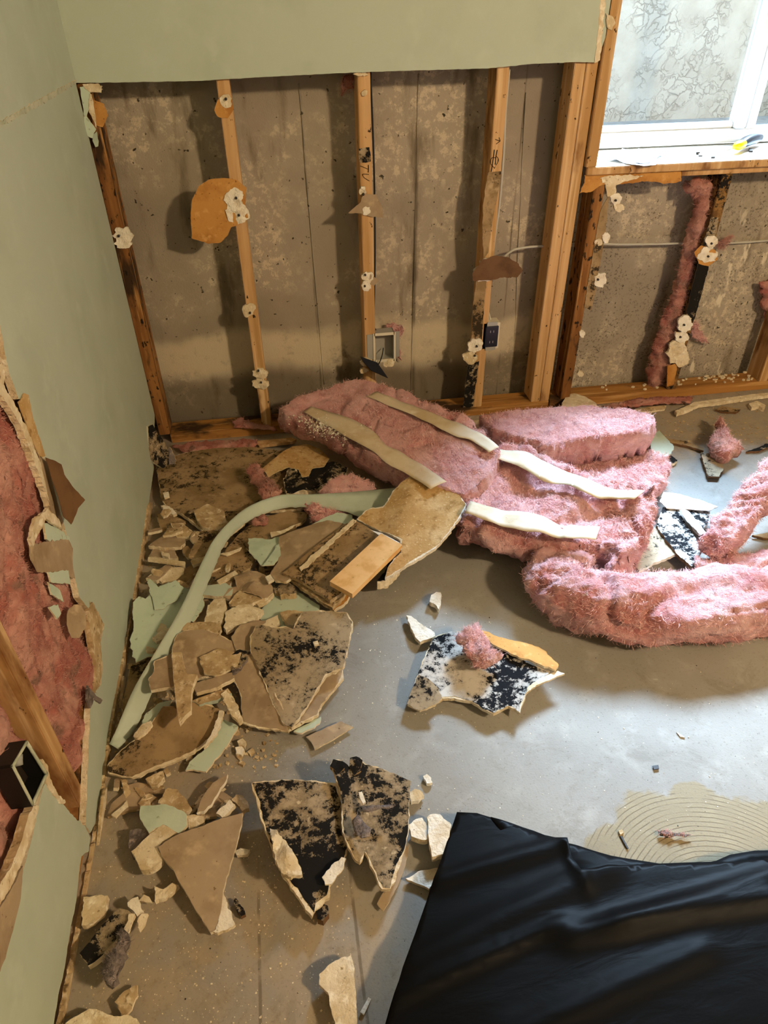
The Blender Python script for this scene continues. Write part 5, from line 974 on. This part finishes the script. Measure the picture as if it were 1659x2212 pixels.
pillow('insulation_tuft', 'pink fibres beside the screw remnants at cable height', 'insulation', [(1548, 520), (1570, 512), (1584, 508), (1568, 530), (1552, 540)], Pb(2.44), .015, r=.015, step=.007, amp=.006, freq=40, mat='pinkdirty', fz=400, fl=.014, zmin=None, fmat='fiberdirty')
pillow('insulation_tuft', 'pink insulation edge at the right frame edge above the last stud', 'insulation', [(1640, 610), (1700, 590), (1700, 700), (1652, 690), (1642, 650)], Pb(2.44), .04, r=.03, step=.01, amp=.01, fz=600, mat='pinkdirty', zmin=None, fmat='fiberdirty')

# ============================================================ FALLEN PINK BATTS
PB1 = [(600, 904, .15), (782, 838, .19), (1000, 1100, .14)]
b1 = pillow('insulation_batt', 'long flat pink batt with kraft flanges lying from the back wall', 'insulation', [(600, 904), (640, 884), (690, 866), (740, 848), (782, 838), (820, 846), (870, 862), (930, 886), (1000, 914), (1050, 950), (1085, 985), (1080, 1030), (1040, 1075), (1000, 1100), (950, 1080), (900, 1056), (850, 1040), (790, 1005), (740, 972), (680, 942), (620, 920)], PB1, .095, r=.012, step=.0065, amp=.010, freq=12, crease=.010, fz=9000, fl=.012, jag=.005)
b2 = pillow('insulation_batt', 'crumpled middle batt of pale pink insulation crossed by kraft flanges', 'insulation', [(1000, 1098), (1010, 1050), (1060, 990), (1100, 975), (1180, 1000), (1240, 1030), (1300, 1056), (1370, 1076), (1420, 1090), (1424, 1130), (1410, 1180), (1350, 1240), (1318, 1250), (1300, 1210), (1240, 1200), (1180, 1195), (1110, 1185), (1050, 1180), (990, 1165), (970, 1140)], [(970, 1140, .11), (1100, 975, .13), (1350, 1240, .11)], .11, r=.045, step=.0065, amp=.022, freq=9, crease=.030, fz=9000, fl=.013, jag=.008)
b3 = pillow('insulation_batt', 'upper right pink batt with a clean cut reddish end face', 'insulation', [(1030, 928), (1090, 916), (1180, 908), (1280, 904), (1370, 912), (1412, 924), (1416, 940), (1400, 956), (1340, 968), (1270, 976), (1220, 986), (1180, 992), (1110, 972), (1060, 955)], [(1030, 928, .13), (1370, 908, .15), (1220, 986, .15)], .105, r=.009, step=.0065, amp=.008, freq=16, crease=.008, fz=7000, fl=.010, jag=.004)
b4 = pillow('insulation_batt', 'thin fluffy pink layer spread beneath the upper right batt', 'insulation', [(1180, 985), (1260, 990), (1340, 994), (1400, 990), (1448, 996), (1446, 1030), (1440, 1060), (1400, 1078), (1330, 1066), (1250, 1040), (1190, 1020)], .07, .07, r=.03, step=.0065, amp=.014, freq=20, crease=.012, fz=5000, fl=.013)
sweep('insulation_roll', 'thick twisted roll of pink insulation sweeping across the floor to the right edge', 'insulation', [(*flat(1300, 1150, .05), .04, .04), (*flat(1262, 1190, .06), .06, .05), (*flat(1208, 1236, .08), .085, .07), (*flat(1215, 1275, .085), .085, .078), (*flat(1285, 1305, .085), .085, .078), (*flat(1360, 1316, .08), .095, .08), (*flat(1450, 1316, .08), .105, .08), (*flat(1560, 1306, .08), .105, .08), (*flat(1680, 1292, .08), .09, .075), (*flat(1800, 1290, .08), .09, .075)], 'pink', nseg=90, per=22, amp=.020, freq=10, crease=.026, fz=12000, fl=.013, power=2.3, st=(.5, 1, 1))
sweep('insulation_batt', 'tattered pink insulation clump twisted upright in front of the mouldy boards', 'insulation', [(*flat(1330, 1225, .05), .05, .045), (*flat(1345, 1180, .09), .06, .055), (*flat(1370, 1130, .13), .05, .05), (*flat(1392, 1085, .17), .025, .03), (*flat(1402, 1062, .20), .008, .012)], 'pink', nseg=60, per=24, amp=.022, freq=18, crease=.020, fz=6000, fl=.014, st=(1, 1, .6))
sweep('insulation_batt', 'pink batt strip standing on edge at the right side', 'insulation', [(*flat(1535, 1205, .04), .04, .05), (*flat(1562, 1165, .09), .045, .06), (*flat(1605, 1110, .13), .045, .055), (*flat(1650, 1055, .17), .045, .06), (*flat(1720, 990, .20), .045, .06)], 'pink', nseg=60, per=26, amp=.012, freq=18, crease=.014, fz=7000, fl=.011, power=3.2)
sweep('insulation_batt', 'thin pink insulation fold behind the large roll at the right edge', 'insulation', [(*flat(1500, 1225, .03), .03, .03), (*flat(1570, 1232, .04), .035, .04), (*flat(1640, 1226, .05), .04, .045), (*flat(1720, 1222, .05), .04, .045)], 'pink', nseg=40, per=18, amp=.012, freq=20, crease=.01, fz=2500)
# kraft flanges stapled on the batts
ribbon('kraft_flange', 'left tan paper flange', None, [(655, 890, .17, 672, 878, .17), (700, 915, .175, 722, 892, .175), (760, 950, .178, 792, 920, .178), (806, 975, .18, 830, 956, .18), (838, 1002, .186, 858, 972, .19), (880, 1024, .195, 905, 1000, .195), (930, 1056, .20, 965, 1040, .20)], 'kraft', .0008, 8, parent=b1, warp=.005, pl=PB1, off=.058)
ribbon('kraft_flange', 'right tan paper flange', None, [(790, 856, .165, 815, 846, .165), (850, 880, .17, 872, 868, .17), (910, 905, .178, 935, 893, .178), (975, 938, .19, 1005, 920, .19), (1020, 952, .20, 1050, 942, .20), (1056, 978, .205, 1078, 965, .205)], 'kraft', .0008, 8, parent=b1, warp=.005, pl=PB1, off=.058)
ribbon('kraft_flange', 'long pale paper flange', None, [(1053, 986, .195, 1078, 968, .195), (1110, 1005, .20, 1140, 980, .20), (1165, 1030, .205, 1195, 1006, .205), (1210, 1045, .20, 1222, 1018, .20), (1265, 1068, .21, 1290, 1040, .215), (1310, 1075, .20, 1318, 1052, .20), (1370, 1082, .205, 1392, 1062, .205)], 'kraft', .0008, 8, parent=b2, warp=.013)
ribbon('kraft_flange', 'near pale paper flange', None, [(1004, 1110, .185, 1016, 1084, .185), (1070, 1130, .185, 1080, 1098, .185), (1140, 1146, .19, 1155, 1112, .19), (1200, 1164, .175, 1215, 1132, .175), (1228, 1164, .185, 1236, 1134, .18), (1286, 1170, .18, 1296, 1138, .18)], 'kraft', .0008, 8, parent=b2, warp=.013)
# gypsum dust on the first batt
Vd, Fd = [], []; _pd = plane(PB1); _pd = Plane(_pd.o + _pd.n * .056, _pd.n)
for k in range(900):
    px = rnd.gauss(725 if k % 3 else 690, 34); py = 925 + (px - 725) * .22 + rnd.gauss(0, 11); p = _pd.hit(px, py); s_ = rnd.uniform(.0008, .003)
    q = [p + np.array([rnd.gauss(0, s_), rnd.gauss(0, s_), rnd.gauss(0, s_)]) for _ in range(4)]; n_ = len(Vd); Vd += q; Fd += [(n_, n_ + 1, n_ + 2), (n_, n_ + 2, n_ + 3), (n_, n_ + 3, n_ + 1), (n_ + 1, n_ + 3, n_ + 2)]
mk('gypsum_dust', Vd, Fd, 'gypw', None, b1)['kind'] = 'stuff'

# ============================================================ BLACK PLASTIC
def folds(lines, pl, base=.0015):
    fs = [ridge(a, b, amp, wd, pl) for a, b, amp, wd in lines]
    return lambda u, v: sum(f(u, v) for f in fs) + base * noise.noise(Vector((u * 7, v * 14, 3)))
PL = [(987, 1754, .035), (1659, 1865, .10), (830, 2212, .06)]
pb = slab('black_plastic_sheet', 'large sheet of glossy black plastic film filling the lower right', 'plastic sheet', [(987, 1754), (1030, 1756), (1100, 1778), (1225, 1821), (1236, 1858), (1254, 1889), (1312, 1875), (1385, 1867), (1460, 1864), (1531, 1862), (1590, 1862), (1680, 1850), (1850, 1850), (1850, 2420), (740, 2420), (800, 2290), (832, 2212), (862, 2120), (905, 1992), (945, 1880)], PL, .0012, 'film', 'film', jag=.001, seg=.02, step=.010, warp=.002, wf=4, smooth=True,
          curl=folds([((960, 1900), (1225, 1822), .010, .018), ((900, 2080), (1300, 1880), .012, .03), ((850, 2160), (1200, 2000), .010, .012), ((1240, 2020), (1659, 1940), .014, .02), ((1100, 2240), (1500, 2060), .008, .02), ((1225, 1822), (1254, 1889), .008, .012), ((1350, 1990), (1700, 1880), .010, .015)], PL))
slab('back_layer', 'second film layer folded behind', None, [(1060, 1764), (1225, 1822), (1320, 1846), (1426, 1867), (1520, 1864), (1548, 1858), (1577, 1845), (1632, 1835), (1700, 1830), (1850, 1830), (1850, 1980), (1300, 1980), (1150, 1900)], .045, .0012, 'film', 'film', jag=.001, seg=.02, step=.012, warp=.006, wf=14, smooth=True, parent=pb)

# ============================================================ CRUMBS
def crumbs(name, label, n, region, smin, smax, mt, seed):
    r = random.Random(seed); V, Fc = [], []
    while len(V) < n * 8:
        px, py = region(r); p = flat(px, py, 0); p[2] = .0
        if p[0] < WX + .01 or p[1] > 2.3: continue
        s_ = r.uniform(smin, smax) * (1 if r.random() < .8 else 1.8); a = r.uniform(0, 6.3); q = []
        for zz in (0, s_ * r.uniform(.3, .8)):
            for k in range(4):
                t = a + k * 1.57 + r.uniform(-.35, .35); q.append((p[0] + s_ * math.cos(t) * r.uniform(.5, 1), p[1] + s_ * math.sin(t) * r.uniform(.5, 1), zz))
        k = len(V); V += q
        Fc += [(k, k + 3, k + 2, k + 1), (k + 4, k + 5, k + 6, k + 7)] + [(k + i, k + (i + 1) % 4, k + 4 + (i + 1) % 4, k + 4 + i) for i in range(4)]
    return tag(mk(name, V, Fc, mt, None, None, origin=(0, 0, 0)), label, 'debris', kind='stuff')
crumbs('gypsum_crumbs', 'scattered pale gypsum crumbs over the left foreground floor', 1300, lambda r: (r.uniform(170, 760), r.uniform(1600, 2212)), .0004, .0015, 'gyp', 1)
crumbs('gypsum_crumbs', 'fine white gypsum crumbs across the middle of the floor', 260, lambda r: (r.gauss(860, 110), r.gauss(1420, 130)), .0005, .0015, 'gypw', 2)
crumbs('gypsum_crumbs', 'sparse tiny crumbs over the right hand floor', 160, lambda r: (r.uniform(900, 1659), r.uniform(1450, 1800)), .0004, .0014, 'gypw', 3)
crumbs('gypsum_crumbs', 'loose crumbs along the base of the back wall', 500, lambda r: (r.uniform(1250, 1690), r.uniform(880, 960)), .0008, .004, 'gypbrown', 4)
crumbs('gypsum_crumbs', 'crumbs and chips packed under the debris pile', 1100, lambda r: (r.uniform(250, 600), r.uniform(1000, 1660)), .001, .007, 'gypbrown', 5)
crumbs('dark_specks', 'tiny dark specks scattered over the concrete floor', 220, lambda r: (r.uniform(250, 1659), r.uniform(1300, 2212)), .0004, .0013, 'screw', 6)
# three small things on the glue patch
slab('wood_splinter', 'dark nail like sliver on the trowelled glue patch', 'stick', [(1340, 1806), (1344, 1806), (1358, 1832), (1355, 1833)], .004, .003, 'screw', 'screw', jag=0, warp=0)
pillow('insulation_tuft', 'small mauve fibre wisp on the trowelled glue patch', 'insulation', [(1421, 1796), (1436, 1794), (1460, 1800), (1494, 1804), (1480, 1808), (1448, 1808), (1424, 1804)], .008, .008, r=.006, step=.004, amp=.003, freq=50, crease=.002, mat='lint', fz=150, fl=.006, fmat='fiberdirty')
slab('gypsum_chunk', 'small brown pebble beside the dark sliver', 'gypsum chunk', [(1336, 1794), (1344, 1791), (1348, 1798), (1340, 1802)], .006, .006, 'gypbrown', 'gypbrown', jag=.001)
slab('debris_crumb', 'flat dark square chip on the open right hand floor', 'debris', [(1410, 1654), (1422, 1652), (1424, 1660), (1413, 1662)], .005, .003, 'screw', 'screw', jag=.001)
slab('gypsum_chunk', 'thin white flake on the floor right of the broken board', 'gypsum chunk', [(1462, 1580), (1472, 1586), (1480, 1592), (1470, 1590)], .005, .003, 'gypw', 'gypw', jag=.001)
